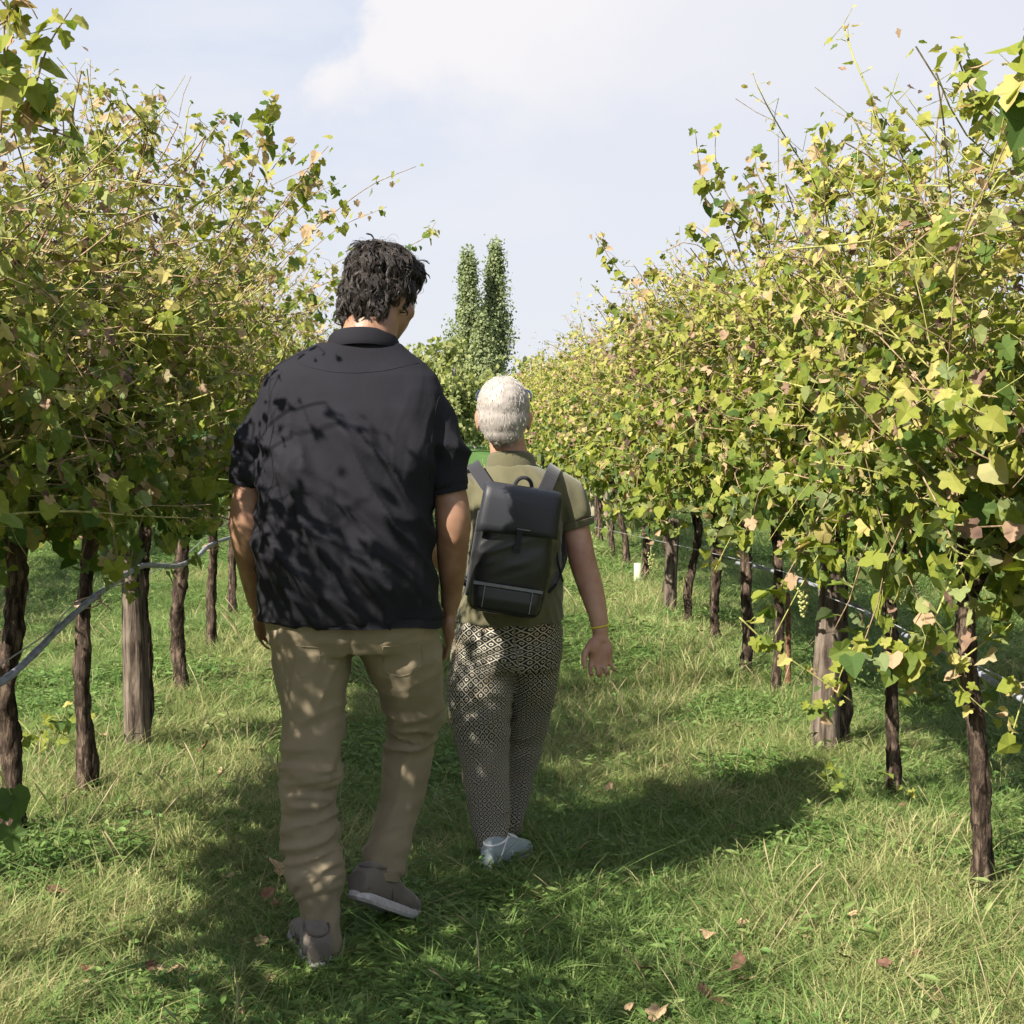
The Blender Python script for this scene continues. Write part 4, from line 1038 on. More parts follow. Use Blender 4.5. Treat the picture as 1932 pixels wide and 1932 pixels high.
def hair_mat(name, c1, c2, c3, rough):
    m, t = new_mat(name); at = t.n('ShaderNodeAttribute', attribute_name='tint'); tco = t.n('ShaderNodeTexCoord')
    a = t.n('ShaderNodeTexNoise', inp={'Vector': tco.outputs['Object'], 'Scale': 60.0, 'Detail': 3.0})
    f = t.math('ADD', t.math('MULTIPLY', a.outputs[0], .5), t.math('MULTIPLY', at.outputs['Fac'], .6))
    pb = t.n('ShaderNodeBsdfPrincipled', inp={'Base Color': t.ramp(f, [(.2, c1), (.6, c2), (.95, c3)]), 'Roughness': rough, 'Specular IOR Level': .5})
    return finish(m, t, pb.outputs[0])
M['hair_dark'] = hair_mat('hair_dark', (.010, .007, .006), (.028, .020, .017), (.12, .095, .085), .5)
M['hair_root'] = plain('hair_root', (.010, .008, .007), .9, .05)
M['hair_white'] = hair_mat('hair_white', (.26, .23, .21), (.50, .47, .45), (.72, .70, .69), .6)

def hand(s, w_, f, ac, pn, curl=(.35, .45, .35), size=1.0, thumb_out=.6, spread=.10):
    """w_: wrist, f: finger direction, ac: little finger -> index finger, pn: palm normal"""
    w_ = np.array(w_, float); f = unit(np.array(f, float)); ac = unit(np.array(ac, float)-f*np.dot(ac, f)); pn = unit(np.array(pn, float)-f*np.dot(pn, f)-ac*np.dot(pn, ac))
    R = np.stack([ac, pn, f], 1); k = size
    s.tube([w_-f*.03*k, w_, w_+f*.02*k], [.026*k, .024*k, .026*k], 12, flat=.72, ref=ac)
    s.ell(w_+f*.052*k, (.041*k, .0155*k, .05*k), R, 16, 10, pw=.9)
    s.ell(w_+f*.04*k+ac*.022*k+pn*.010*k, (.016*k, .014*k, .032*k), R, 12, 8)
    s.ell(w_+f*.045*k-ac*.024*k+pn*.006*k, (.012*k, .013*k, .034*k), R, 12, 8)
    offs = [-.031, -.0105, .0105, .031]; lens = [.064, .078, .086, .078]; rr = [.0064, .0073, .0077, .0075]
    ends = []
    for i in range(4):
        b = w_+f*(.088-.006*abs(i-2))*k+ac*offs[i]*k; d = unit(f+ac*(i-1.5)*spread); up = pn; L = lens[i]*k; pts = [b-f*.03*k, b]
        a = 0
        for j, fr in enumerate((.45, .30, .25)):
            a += curl[j]*(1+.12*((i*7) % 3)); dd = d*math.cos(a)+up*math.sin(a); pts.append(pts[-1]+dd*L*fr)
        r_ = np.array([.95, 1.08, 1.0, .94, .72])*rr[i]*k
        s.tube(catmull(pts, 17), np.interp(np.linspace(0, 4, 17), range(5), r_), 10); s.ell(pts[-1], [r_[-1]]*3, seg=10, rings=6); ends.append(pts[-1])
    b = w_+f*.022*k+ac*.026*k+pn*.006*k; d = unit(f*.75+ac*thumb_out+pn*.35); p1 = b+d*.038*k; p2 = p1+unit(f*.9+ac*thumb_out*.5+pn*.35)*.030*k; p3 = p2+unit(f+pn*.4)*.024*k
    s.tube(catmull([b-d*.01, p1, p2, p3], 13), np.interp(np.linspace(0, 3, 13), range(4), [.014*k, .0115*k, .0098*k, .0075*k]), 10); s.ell(p3, [.0078*k]*3, seg=10, rings=6)
    return ends

def head(s, c, yaw, pitch, roll=0.0, k=1.0):
    R = np.array((Matrix.Rotation(yaw, 3, 'Z') @ Matrix.Rotation(roll, 3, 'Y') @ Matrix.Rotation(pitch, 3, 'X')))
    L = lambda p: np.array(c)+R@(np.array(p, float)*k)
    s.ell(L((0, -.012, .025)), (.074*k, .096*k, .092*k), R, 28, 18)
    s.ell(L((0, .030, -.035)), (.062*k, .066*k, .075*k), R, 24, 14)
    s.ell(L((0, .050, -.082)), (.036*k, .036*k, .024*k), R)          # chin
    s.ell(L((0, .074, .030)), (.050*k, .020*k, .028*k), R)           # brow
    s.ell(L((0, .098, -.018)), (.012*k, .018*k, .022*k), R, 12, 8)   # nose
    s.ell(L((0, .088, .004)), (.008*k, .014*k, .024*k), R, 12, 8)
    s.ell(L((0, .088, -.052)), (.022*k, .009*k, .006*k), R, 12, 8)   # lips
    s.ell(L((0, .086, -.061)), (.019*k, .009*k, .006*k), R, 12, 8)
    for q in (-1, 1):
        s.ell(L((q*.045, .058, -.022)), (.022*k, .022*k, .024*k), R, 12, 8)
        Re = R @ np.array(Euler((.15, 0, -q*.35)).to_matrix())
        s.ell(L((q*.080, -.008, -.012)), (.0075*k, .019*k, .031*k), Re, 14, 10)     # ear
        s.ell(L((q*.0845, -.014, -.002)), (.006*k, .017*k, .022*k), Re, 14, 10)
        s.ell(L((q*.079, .002, -.038)), (.007*k, .009*k, .011*k), Re, 10, 8)
    return L, R

def strands(name, V, Nn, n, length, rad, flow, wave, seed, mat, parent, base, seg=6, lift=.15, sides=3, keep=None, tmean=.4, clump=1):
    r = np.random.default_rng(seed); s = Soup()
    idx = np.arange(len(V)) if keep is None else np.where(keep)[0]
    ph0 = r.uniform(0, 6.28, n); ids = r.choice(idx, n)
    for q in range(n):
        p = V[ids[q]].copy(); nn = Nn[ids[q]]; d = flow(p); d = unit(d-nn*np.dot(d, nn)+r.normal(0, .22, 3)); sd = np.cross(nn, d); L = length*r.uniform(.6, 1.25)
        pts = []
        for k in range(seg):
            f = k/(seg-1); a = ph0[q]+f*r.uniform(4.2, 5.4)
            pts.append(p+d*L*f+nn*(lift*L*math.sin(f*PI)-.004*f-.0005+wave*math.cos(a)*.6*f)+sd*wave*math.sin(a)-nn*(L*L*f*f*3.2))
        tv = float(np.clip(r.normal(tmean, .22), 0, 1)); pts = np.array(pts)
        for c_ in range(clump):
            o_ = (sd*r.normal(0, 1)+nn*abs(r.normal(0, .6))-d*r.uniform(0, 2.2))*.0032*(clump > 1); ff = np.linspace(1, .35, seg)[:, None]
            s.tube(pts+o_*ff+r.normal(0, .0005, (seg, 3))*(clump > 1), rad*np.array([.7]+[1]*(seg-2)+[.25]), sides, float(np.clip(tv+r.normal(0, .08), 0, 1)), cap=False)
    me = s.mesh(name); me.transform(Matrix.Translation(-Vector(base)))
    o = link(name, me, mat, parent); mark(o, kind='stuff'); return o

def shoe(parent, base, heel, yaw, pitch, L, Wd, upper, sole, k=1.0, lace=None, trim='shoe_trim'):
    R = Matrix.Rotation(yaw, 3, 'Z') @ Matrix.Rotation(-pitch, 3, 'X'); Rn = np.array(R)
    def tr(V): return V@Rn.T+np.array(heel)-np.array(base)
    prof = [(-.005, .028, .060, .0), (.02, .034, .092, 0), (.07, .036, .100, 0), (.11, .036, .090, .002), (.16, .042, .070, .004), (.21, .047, .056, .004), (.255, .042, .046, .002), (.285, .026, .034, 0), (.295, .010, .024, 0)]
    s = Soup(); rings = []
    for y, hw, h, sx in prof:
        y *= L/.29; hw *= Wd/.098; rings.append(((sx, y, .016+h/2), hw, h/2, 2.6, 0, PI/2, 0))
    s.loft(rings, 24); V, Q, T = solid(s, .005, 3)
    rg = ridges(V, (1, 0, .3), (0, 1, 0), 5, 26, 3)*.0025*sm(V[:, 1], .08, .13); V = V+normals(V, Q, T)*rg[:, None]
    u = link('shoe', mesh_np('shoe', tr(V), [Q, T], True, {'tint': np.zeros(len(V))}), upper, parent)
    s = Soup(); rings = []
    th = np.linspace(0, 2*PI, 40, endpoint=False)
    outl = []
    for a in th:
        y = L/2*(1.02-math.cos(a)*1.04); f = y/L; hw = np.interp(f, [0, .1, .35, .6, .8, .93, 1.02], [.012, .034, .034, .042, .048, .036, .006])*Wd/.098; outl.append((math.copysign(hw, math.sin(a)) if abs(math.sin(a)) > 1e-6 else 0, y))
    outl = np.array(outl); lv = []
    for z, sc in ((0, .96), (.008, 1.04), (.022, 1.03), (.027, .95)):
        c = outl.mean(0); p = c+(outl-c)*sc; lift_ = .012*sm(p[:, 1], L*.8, L*1.02); lv.append(np.stack([p[:, 0], p[:, 1], z+lift_], -1))
    V = np.vstack(lv+[[[0, L/2, 0]], [[0, L/2, .027]]]); n = 40
    i = np.arange(3)[:, None]*n; j = np.arange(n)[None, :]; kk = (j+1) % n; Q = np.stack([i+j, i+n+j, i+n+kk, i+kk], -1).reshape(-1, 4)
    j = np.arange(n); kk = (j+1) % n; T = np.vstack([np.stack([np.full(n, 4*n), j, kk], -1), np.stack([np.full(n, 4*n+1), 3*n+kk, 3*n+j], -1)])
    link('sole', mesh_np('sole', tr(V), [Q, T], False, {'tint': np.zeros(len(V))}), sole, u)
    s = Soup()
    for q in (-1, 1):
        for e_ in range(3):
            y0_ = (.10+e_*.020)*L/.29; s.tube([(q*.038*Wd/.098, y0_+.022, .030), (q*.0372*Wd/.098, y0_+.010, .052), (q*.030*Wd/.098, y0_, .078)], .0032, 5)
        s.tube([(q*.031, .012, .035), (q*.034, .03, .060), (q*.033, .05, .084), (q*.028, .075, .100)], .0028, 5)
    s.tube(np.stack([.034*np.sin(np.linspace(-2.2, 2.2, 16)), .052-.048*np.cos(np.linspace(-2.2, 2.2, 16)), .100-.01*np.cos(np.linspace(-2.2, 2.2, 16))], -1), .0035, 6)
    V = np.vstack(s.V); link('trim', mesh_np('trim', tr(V), [np.vstack(s.Q), np.vstack(s.T)], True, {'tint': np.zeros(len(V))}), M[trim], u)
    s = Soup()
    for q in range(4):
        y = (.115+q*.022)*L/.29; z = .016+np.interp(y, [.11, .16, .21], [.090, .070, .056])+.002; s.tube([(-.026, y, z-.012), (-.012, y+.004, z), (.012, y-.004, z), (.026, y, z-.012)], .0025, 5)
    V = np.vstack(s.V); me = mesh_np('laces', tr(V), [np.vstack(s.Q), np.vstack(s.T)], True, {'tint': np.zeros(len(V))}); link('laces', me, lace or sole, u)
    return u

# ------------------------------------------------------------------ the man
YM = 4.0
b0 = (P(640, 1000, YM).x, YM, 0.0)
def Pt(a, b, y): return np.array(P(a, b, y))
B = Soup()
hc = Pt(722, 559, 4.07); hyaw, hpit = math.radians(-44), math.radians(-20)
Lh, Rh = head(B, hc, hyaw, hpit, 0, 1.02)
B.tube(catmull([Pt(688, 700, 4.02), Pt(694, 645, 4.01), Pt(708, 590, 4.04), Pt(718, 550, 4.06)], 14), np.linspace(.082, .060, 14), 20)
torso_r = [ring(510, 812, 1165, 4.02, .13), ring(505, 806, 1060, 4.0, .14), ring(510, 800, 930, 3.99, .135), ring(515, 815, 830, 3.98, .13), ring(530, 800, 760, 3.99, .10), ring(585, 765, 712, 4.0, .075), ring(635, 740, 680, 4.01, .06)]
B.loft([ring(545, 785, 1195, 4.02, .10)]+torso_r, 32)
def limb(s, pts, rad, n=26, seg=18, **kw): s.tube(catmull(pts, n), np.interp(np.linspace(0, len(rad)-1, n), range(len(rad)), rad), seg, **kw)
limb(B, [Pt(540, 800, 4.0), Pt(488, 850, 3.99), Pt(470, 940, 3.97), Pt(466, 998, 3.97), Pt(472, 1056, 4.02), Pt(481, 1116, 4.09), Pt(486, 1140, 4.12)], [.060, .048, .046, .047, .039, .029, .026])
B.ell(Pt(462, 985, 3.95), (.018, .018, .028))
limb(B, [Pt(790, 800, 4.0), Pt(834, 850, 3.99), Pt(849, 930, 3.98), Pt(855, 985, 3.97), Pt(853, 1056, 4.0), Pt(852, 1116, 4.05), Pt(849, 1145, 4.07)], [.060, .047, .045, .049, .041, .030, .026])
B.ell(Pt(857, 1012, 3.945), (.018, .018, .028))
wl = Pt(487, 1146, 4.13); hand(B, wl, Pt(497, 1215, 4.22)-wl, (0.1, .9, .3), (1, -.1, 0), (.35, .5, .4), 1.05, .5)
wr = Pt(849, 1150, 4.075); hand(B, wr, Pt(843, 1245, 4.13)-wr, (-.1, .95, .15), (-1, 0, 0), (.12, .25, .22), 1.08, .45, .06)
# legs inside the trousers
limb(B, [Pt(590, 1190, 4.02), Pt(588, 1350, 4.0), Pt(586, 1480, 3.99), Pt(596, 1640, 3.95), Pt(608, 1770, 3.92)], [.085, .072, .055, .045, .036])
limb(B, [Pt(740, 1190, 4.03), Pt(768, 1300, 4.10), Pt(776, 1370, 4.15), Pt(746, 1530, 4.15), Pt(722, 1640, 4.10)], [.085, .072, .055, .045, .036])
V, Q, T = solid(B, .0066, 3)
man = out('person', V, Q, T, M['skin_m'], None, b0)
mark(man, 'tall man with dark wavy hair, dark polo shirt and khaki trousers, seen from behind', 'person')
for q in (-1, 1):
    e = Soup(); e.ell(Lh((q*.030, .078, .004))-np.array(b0), [.0125]*3, seg=14, rings=10); link('eye', e.mesh('eye'), M['eye'], man)
# polo shirt
s = Soup()
s.loft([ring(489, 833, 1166, 4.01, .165, 2.6), ring(487, 826, 1142, 4.01, .172, 2.6), ring(488, 819, 1090, 4.0, .180, 2.5), ring(490, 812, 1020, 3.99, .182, 2.5), ring(494, 811, 950, 3.985, .172, 2.5),
        ring(493, 818, 880, 3.98, .162, 2.5), ring(490, 828, 820, 3.98, .155, 2.6), ring(486, 836, 775, 3.985, .145, 2.7), ring(487, 838, 738, 3.99, .130, 2.7), ring(498, 828, 708, 3.995, .115, 2.6), ring(522, 803, 684, 4.0, .100, 2.4), ring(560, 775, 662, 4.005, .090, 2.2), ring(600, 757, 644, 4.01, .080, 2)], 44)
limb(s, [Pt(580, 790, 3.99), Pt(540, 775, 3.985), Pt(503, 815, 3.985), Pt(481, 865, 3.985), Pt(471, 906, 3.98)], [.06, .080, .067, .056, .0515], 24, 24)
limb(s, [Pt(755, 790, 3.99), Pt(793, 775, 3.985), Pt(822, 815, 3.985), Pt(837, 865, 3.985), Pt(845, 918, 3.98)], [.06, .080, .067, .055, .0500], 24, 24)
V, Q, T = solid(s, .0065, 6); N_ = normals(V, Q, T)
zh = V[:, 2]; low = 1-sm(zh, 1.30, 1.50)
d = ridges(V, (.55, 0, -.85), (.85, 0, .55), 2.6, 15, 5)*.016*low
d += ridges(V, (.85, 0, -.6), (.6, 0, .85), 3.0, 13, 11)*.014*(1-sm(np.abs(zh-1.2), .12, .30))
d += ridges(V, (0, 0, 1), (1, 0, 0), 2.2, 16, 21)*.006*(1-sm(zh, .95, 1.15))
xs = V[:, 0]; axl, axr = P(500, 850, 4).x, P(820, 850, 4).x      # creases running to the armpits
for ax_, sg in ((axl, 1), (axr, -1)):
    w_ = np.exp(-((xs-ax_)/.085)**2)*np.exp(-((zh-1.33)/.16)**2); d += ridges(V, (sg*.25, 0, 1), (1, 0, -.2), 3, 30, 31)*.010*w_
d += (fbm(V*9, 3, 2)-.5)*.008
V = V+N_*(d-.004)[:, None]
shirt = out('polo_shirt', V, Q, T, M['polo_dark'], man, b0)
SV = V.copy()
def seam(path, V, r, mat, parent, base, name='seam', n=26):
    cv = (V-np.array(cam.location))@np.array(CR); qx, qy = CEN+F_D*cv[:, 0]/-cv[:, 2], CEN-F_D*cv[:, 1]/-cv[:, 2]; pts = []
    for a, b in catmull(np.array(path, float), n):
        d2 = (qx-a)**2+(qy-b)**2; k = np.where(d2 < 45)[0]
        if not len(k): continue
        k = k[V[k, 1] < V[k, 1].min()+.02]; pts.append(V[k].mean(0))
    pts = np.array(pts); pts[1:-1] = (pts[:-2]+pts[1:-1]*2+pts[2:])/4
    Vt, Qt, Tt = tube(pts, r, 5); link(name, mesh_np(name, Vt-np.array(base), [Qt, Tt], True, {'tint': np.zeros(len(Vt))}), mat, parent)
for pth in ([(532, 700), (512, 740), (502, 800), (499, 850), (500, 892)], [(838, 735), (822, 769), (815, 830), (812, 905)], [(545, 668), (575, 690), (640, 703), (720, 700), (790, 684)]):
    seam(pth, SV, .0017, M['polo_dark'], shirt, b0)
def band(name, path, w_, th, mat, parent, base, closed=True, n=60, ref=(0, 0, 1), taper=None, seg=4):
    pp = catmull(path, n); s = Soup(); A = []
    Tn = unit(np.gradient(pp, axis=0)); up = np.array(ref, float)
    V = []; up = np.broadcast_to(up, pp.shape); U = unit(up-Tn*np.sum(up*Tn, -1, keepdims=True)); S_ = np.cross(Tn, U)
    ww = np.full(n, w_) if taper is None else np.interp(np.linspace(0, 1, n), *taper)*w_
    for a, b in ((-1, -1), (1, -1), (1, 1), (-1, 1)): V.append(pp+U*(a*ww/2)[:, None]+S_*(b*th/2))
    V = np.stack(V, 1).reshape(-1, 3); i = np.arange(n-1)[:, None]*4; j = np.arange(4)[None, :]; k = (j+1) % 4
    Q = np.stack([i+j, i+k, i+4+k, i+4+j], -1).reshape(-1, 4); Q = np.vstack([Q, [(3, 2, 1, 0), ((n-1)*4, (n-1)*4+1, (n-1)*4+2, (n-1)*4+3)]])
    me = mesh_np(name, V-np.array(base), [Q], False, {'tint': np.zeros(len(V))}); return link(name, me, mat, parent)
def collar(parent, base, c0, c1, rx, ry, h, mat, flare=.012, tilt=.25, name='collar', front=1.0):
    """folded shirt collar: ring standing on the neck line and turned over outwards"""
    s = Soup(); th = np.linspace(0, 2*PI, 64, endpoint=False); lv = []
    c = np.array(c0, float); up = np.array(c1, float)-c
    for rs, hh in ((1.13, -.60), (1.17, -.25), (1.06, .72), (1.00, .96), (.96, .92), (.97, .2)):
        wv = 1+.02*np.sin(3*th+1)
        p = np.stack([rx*rs*wv*np.cos(th), ry*rs*wv*np.sin(th), -tilt*ry*np.sin(th)], -1)
        lv.append(c+p+up*hh*(1+.0*np.sin(th))[:, None])
    V = np.vstack(lv); n = 64; i = np.arange(5)[:, None]*n; j = np.arange(n)[None, :]; k = (j+1) % n
    Q = np.stack([i+j, i+k, i+n+k, i+n+j], -1).reshape(-1, 4)
    me = mesh_np(name, V-np.array(base), [Q], True, {'tint': np.zeros(len(V))}); return link(name, me, mat, parent)
collar(shirt, b0, Pt(685, 656, 4.015), Pt(684, 636, 4.02), .088, .084, .05, M['polo_dark'], tilt=.28)
for nm, c, r_, dr in (('cuff', Pt(471, 908, 3.98), .0520, (.02, 0, -1)), ('cuff', Pt(845, 920, 3.98), .0505, (-.02, .0, -1))):
    th = np.linspace(0, 2*PI, 41); band(nm, np.stack([c[0]+r_*np.cos(th), c[1]+r_*np.sin(th), c[2]+.010*np.cos(th)*(-1 if c[0] < b0[0] else 1)+0*th], -1), .026, .005, M['polo_dark'], shirt, b0)
hr = ring(489, 833, 1162, 4.01, .167, 2.6); th = np.linspace(0, 2*PI, 81)
hp = np.stack([hr[0][0]+(hr[1]+.0005)*np.sign(np.cos(th))*np.abs(np.cos(th))**(2/2.6), hr[0][1]+(hr[2]+.0005)*np.sign(np.sin(th))*np.abs(np.sin(th))**(2/2.6), hr[0][2]+.004*np.sin(5*th)-.012*np.cos(th)], -1)
band('hem', hp, .022, .006, M['polo_dark'], shirt, b0, n=160)
# trousers
def nearest_axis(V, paths):
    """for each vertex: index of the nearest path, arc length along it, angle round it"""
    bd = np.full(len(V), 9e9); bs = np.zeros(len(V)); ba = np.zeros(len(V)); bi = np.zeros(len(V), int)
    for q, p in enumerate(paths):
        pp = catmull(p, 120); Tn = unit(np.gradient(pp, axis=0)); cum = np.concatenate([[0], np.cumsum(np.linalg.norm(np.diff(pp, axis=0), axis=1))])
        for c in range(0, len(V), 20000):
            W = V[c:c+20000]; D = np.linalg.norm(W[:, None]-pp[None], axis=-1); k = D.argmin(1); d = D[np.arange(len(W)), k]
            rel = W-pp[k]; ang = np.arctan2(rel[:, 0], -rel[:, 1]); m = d < bd[c:c+20000]
            ix = np.arange(c, c+len(W))[m]; bd[ix] = d[m]; bs[ix] = cum[k[m]]+np.sum(rel[m]*Tn[k[m]], -1); ba[ix] = ang[m]; bi[ix] = q
    return bi, bs, ba, bd
s = Soup()
s.loft([ring(502, 820, 1110, 4.01, .150, 2.5), ring(498, 828, 1160, 4.01, .160, 2.5), ring(502, 834, 1200, 4.015, .158, 2.5), ring(512, 833, 1228, 4.02, .135, 2.6)], 40)
legL = [ring(500, 664, 1180, 4.01, .135, 2.3), ring(508, 668, 1225, 4.01, .130), ring(516, 661, 1280, 4.005, .118), ring(525, 652, 1350, 4.0, .104), ring(530, 644, 1420, 3.99, .094), ring(532, 638, 1480, 3.985, .088), ring(531, 637, 1540, 3.975, .087),
        ring(535, 641, 1600, 3.965, .086), ring(545, 645, 1655, 3.955, .084), ring(563, 642, 1700, 3.945, .076), ring(573, 641, 1740, 3.935, .070), ring(576, 645, 1775, 3.93, .072), ring(574, 648, 1792, 3.93, .074)]
legR = [ring(662, 832, 1180, 4.02, .135, 2.3), ring(668, 835, 1225, 4.03, .130), ring(690, 836, 1270, 4.05, .118), ring(716, 837, 1320, 4.09, .106), ring(727, 837, 1352, 4.12, .098), ring(726, 822, 1378, 4.14, .090), ring(722, 818, 1440, 4.15, .084), ring(714, 803, 1503, 4.16, .080),
        ring(700, 781, 1562, 4.145, .074), ring(687, 769, 1608, 4.12, .070, 2.3, 0, 0, .18), ring(684, 755, 1640, 4.10, .066, 2.3, 0, 0, .26)]
s.loft(legL, 32); s.loft(legR, 32)
V, Q, T = solid(s, .0072, 3); N_ = normals(V, Q, T)
axs = [[np.array(r_[0]) for r_ in legL], [np.array(r_[0]) for r_ in legR]]
bi, bs, ba, bd = nearest_axis(V, axs)
z_ = V[:, 2]; side_ = bi == 0
wob = .55*np.sin(ba*1.0+.6)+.35*np.sin(2*ba+bs*9)
def folds(freq, seed, tilt=.0): 
    n = fbm(np.stack([(bs+.02*wob+tilt*np.sin(ba))*freq, np.cos(ba)*.55+bi*7, np.sin(ba)*.55], -1), 2, seed); return (1-np.abs(2*n-1)*1.7).clip(0, 1)**1.6
lowL = side_*sm(1.0-z_, .35, .55); 
d = folds(30, 3)*.014*np.where(side_, sm(-z_, -.62, -.50)*sm(z_, .12, .20), 0)
d += folds(14, 8, .05)*.007*np.where(side_, sm(-z_, -.80, -.60), 0)
d += folds(20, 12)*.017*np.where(~side_, np.exp(-((z_-.56)/.10)**2), 0)
d += folds(12, 14, .06)*.012*np.where(~side_, sm(-z_, -.5, -.2)+np.exp(-((z_-.15)/.07)**2), 0)
d += ridges(V, (1, 0, .25), (-.25, 0, 1), 4, 16, 44)*.007*sm(z_, .66, .80)
d += ridges(V, (.3, 0, 1), (1, 0, -.3), 2.5, 14, 48)*.008
d += (fbm(V*11, 3, 4)-.5)*.008 - .005
d -= .010*np.exp(-((V[:, 0]-P(664, 1200, 4.0).x)/.012)**2)*(V[:, 1] < 4.0)*sm(z_, .74, .80)      # centre seam of the seat
V = V+N_*(d-.005)[:, None]
tr = out('trousers', V, Q, T, M['khaki'], man, b0)
for r_, sc in ((legL[-1], 1.0), (legR[-1], 1.0)):     # turned hems
    R_ = np.array(Euler((r_[5], r_[6], 0)).to_matrix()); hpts = np.stack([(r_[1]+.001)*np.cos(th), (r_[2]+.001)*np.sin(th), .003*np.sin(4*th)], -1)@R_.T+np.array(r_[0])
    band('hem', hpts, .022, .007, M['khaki'], tr, b0, n=90, ref=R_@np.array((0, 0, 1.)))
for pth in ([(536, 1212), (566, 1220), (604, 1222)], [(722, 1220), (760, 1217), (796, 1208)], [(536, 1212), (538, 1262), (566, 1278), (600, 1264), (604, 1222)], [(722, 1220), (724, 1262), (758, 1276), (794, 1256), (796, 1208)]):
    seam(pth, V, .0014, M['khaki'], tr, b0, 'pocket_seam')
# patch pocket lines and belt loop on the seat
hL = np.array(G(603, 1826)); hL[2] = -.008; shoe(man, b0, hL, math.radians(14), 0, .29, .104, M['shoe_brown'], M['sole'], lace=M['shoe_brown'])
tR = np.array(G(770, 1733)); yw = math.radians(-33); ln = .29*math.cos(.47); hR = tR-np.array([-math.sin(yw)*ln, math.cos(yw)*ln, 0]); hR[2] = .128
shoe(man, b0, hR, yw, .47, .30, .108, M['shoe_brown'], M['sole'], lace=M['shoe_brown'])
s = Soup(); s.tube(catmull([Pt(718, 1628, 4.11), Pt(722, 1655, 4.10), Pt(722, 1680, 4.10)], 10), [.040]*10, 18); V = np.vstack(s.V); link('sock', mesh_np('sock', V-np.array(b0), [np.vstack(s.Q), np.vstack(s.T)], True, {'tint': np.zeros(len(V))}), M['sock'], man)
s = Soup(); s.tube(catmull([Pt(610, 1770, 3.93), Pt(606, 1800, 3.92), Pt(602, 1822, 3.91)], 10), [.046]*10, 18); V = np.vstack(s.V); link('sock', mesh_np('sock', V-np.array(b0), [np.vstack(s.Q), np.vstack(s.T)], True, {'tint': np.zeros(len(V))}), M['sock'], man)
# hair: a lumpy cap and locks over it
s = Soup()
s.ell(Lh((0, -.020, .054)), (.088, .106, .084), Rh, 30, 20); s.ell(Lh((0, -.058, -.002)), (.082, .058, .078), Rh, 24, 16); s.ell(Lh((0, -.068, -.045)), (.066, .042, .048), Rh, 24, 16)
s.ell(Lh((.0, .045, .085)), (.066, .050, .042), Rh, 20, 12)
s.ell(Lh((.070, -.016, .012)), (.022, .050, .050), Rh, 20, 12); s.ell(Lh((-.070, -.016, .012)), (.022, .050, .050), Rh, 20, 12); s.ell(Lh((.03, -.060, -.066)), (.050, .040, .040), Rh, 20, 12); s.ell(Lh((-.03, -.056, -.068)), (.046, .040, .038), Rh, 20, 12)
V, Q, T = solid(s, .006, 3); N_ = normals(V, Q, T)
V = V+N_*((fbm(V*34, 3, 5)-.46)*.030)[:, None]
hair = out('hair', V-N_*.003, Q, T, M['hair_root'], man, b0)
crown = Lh((0, -.05, .135))
def flowm(p): r_ = p-crown; return unit(np.array([r_[0]*1.2, r_[1], r_[2]-.12]))+np.array([.0, 0, -.25])
N_ = normals(V, Q, T)
strands('locks', V, N_, 900, .040, .00065, flowm, .0060, 3, M['hair_dark'], hair, b0, 6, .10, 3, clump=11, tmean=.34)
strands('flyaways', V, N_, 500, .034, .0004, flowm, .010, 4, M['hair_dark'], hair, b0, 6, .40, 3, tmean=.8)

# ------------------------------------------------------------------ the woman
YW = 4.75
b1 = (P(950, 1000, YW).x, YW, 0.0)
B = Soup()
hw_ = Pt(950, 786, 4.76); Lw, Rw = head(B, hw_, math.radians(-4), math.radians(-6), 0, 1.0)
B.tube(catmull([Pt(966, 915, 4.78), Pt(963, 880, 4.77), Pt(958, 840, 4.77), Pt(952, 800, 4.77)], 12), np.linspace(.068, .053, 12), 18)
wt = [ring(885, 1040, 1190, 4.79, .13), ring(892, 1045, 1120, 4.78, .12), ring(895, 1052, 1050, 4.77, .115), ring(895, 1058, 985, 4.77, .11), ring(895, 1064, 930, 4.77, .09), ring(920, 1030, 900, 4.77, .07)]
B.loft(wt, 28)
limb(B, [Pt(1062, 925, 4.77), Pt(1082, 975, 4.76), Pt(1092, 1020, 4.74), Pt(1099, 1058, 4.72), Pt(1114, 1107, 4.70), Pt(1128, 1160, 4.67), Pt(1133, 1195, 4.66)], [.048, .043, .043, .044, .041, .031, .025])
limb(B, [Pt(892, 925, 4.77), Pt(868, 975, 4.80), Pt(838, 1020, 4.84), Pt(826, 1045, 4.87), Pt(838, 1062, 4.95), Pt(862, 1070, 5.03)], [.048, .043, .040, .036, .031, .024])
wr = Pt(1133, 1198, 4.655); hand(B, wr, Pt(1133, 1262, 4.64)-wr, (-1, -.15, .0), (.15, -1, .05), (.45, .75, .60), 1.02, .65, .12)
wl = Pt(864, 1070, 5.04); hand(B, wl, (.6, .35, .1), (-.2, .3, .9), (.3, -.9, .1), (.6, .8, .6), .9)
limb(B, [Pt(915, 1190, 4.79), Pt(908, 1300, 4.76), Pt(914, 1420, 4.73), Pt(925, 1520, 4.70), Pt(932, 1610, 4.67)], [.085, .075, .055, .043, .033])
limb(B, [Pt(1000, 1190, 4.80), Pt(1000, 1300, 4.88), Pt(988, 1400, 4.94), Pt(973, 1500, 4.96), Pt(966, 1570, 4.95)], [.075, .065, .045, .036, .028])
V, Q, T = solid(B, .0052, 2)
woman = out('person', V, Q, T, M['skin_w'], None, b1)
mark(woman, 'shorter woman with cropped white hair, olive polo shirt and patterned trousers, walking ahead', 'person')
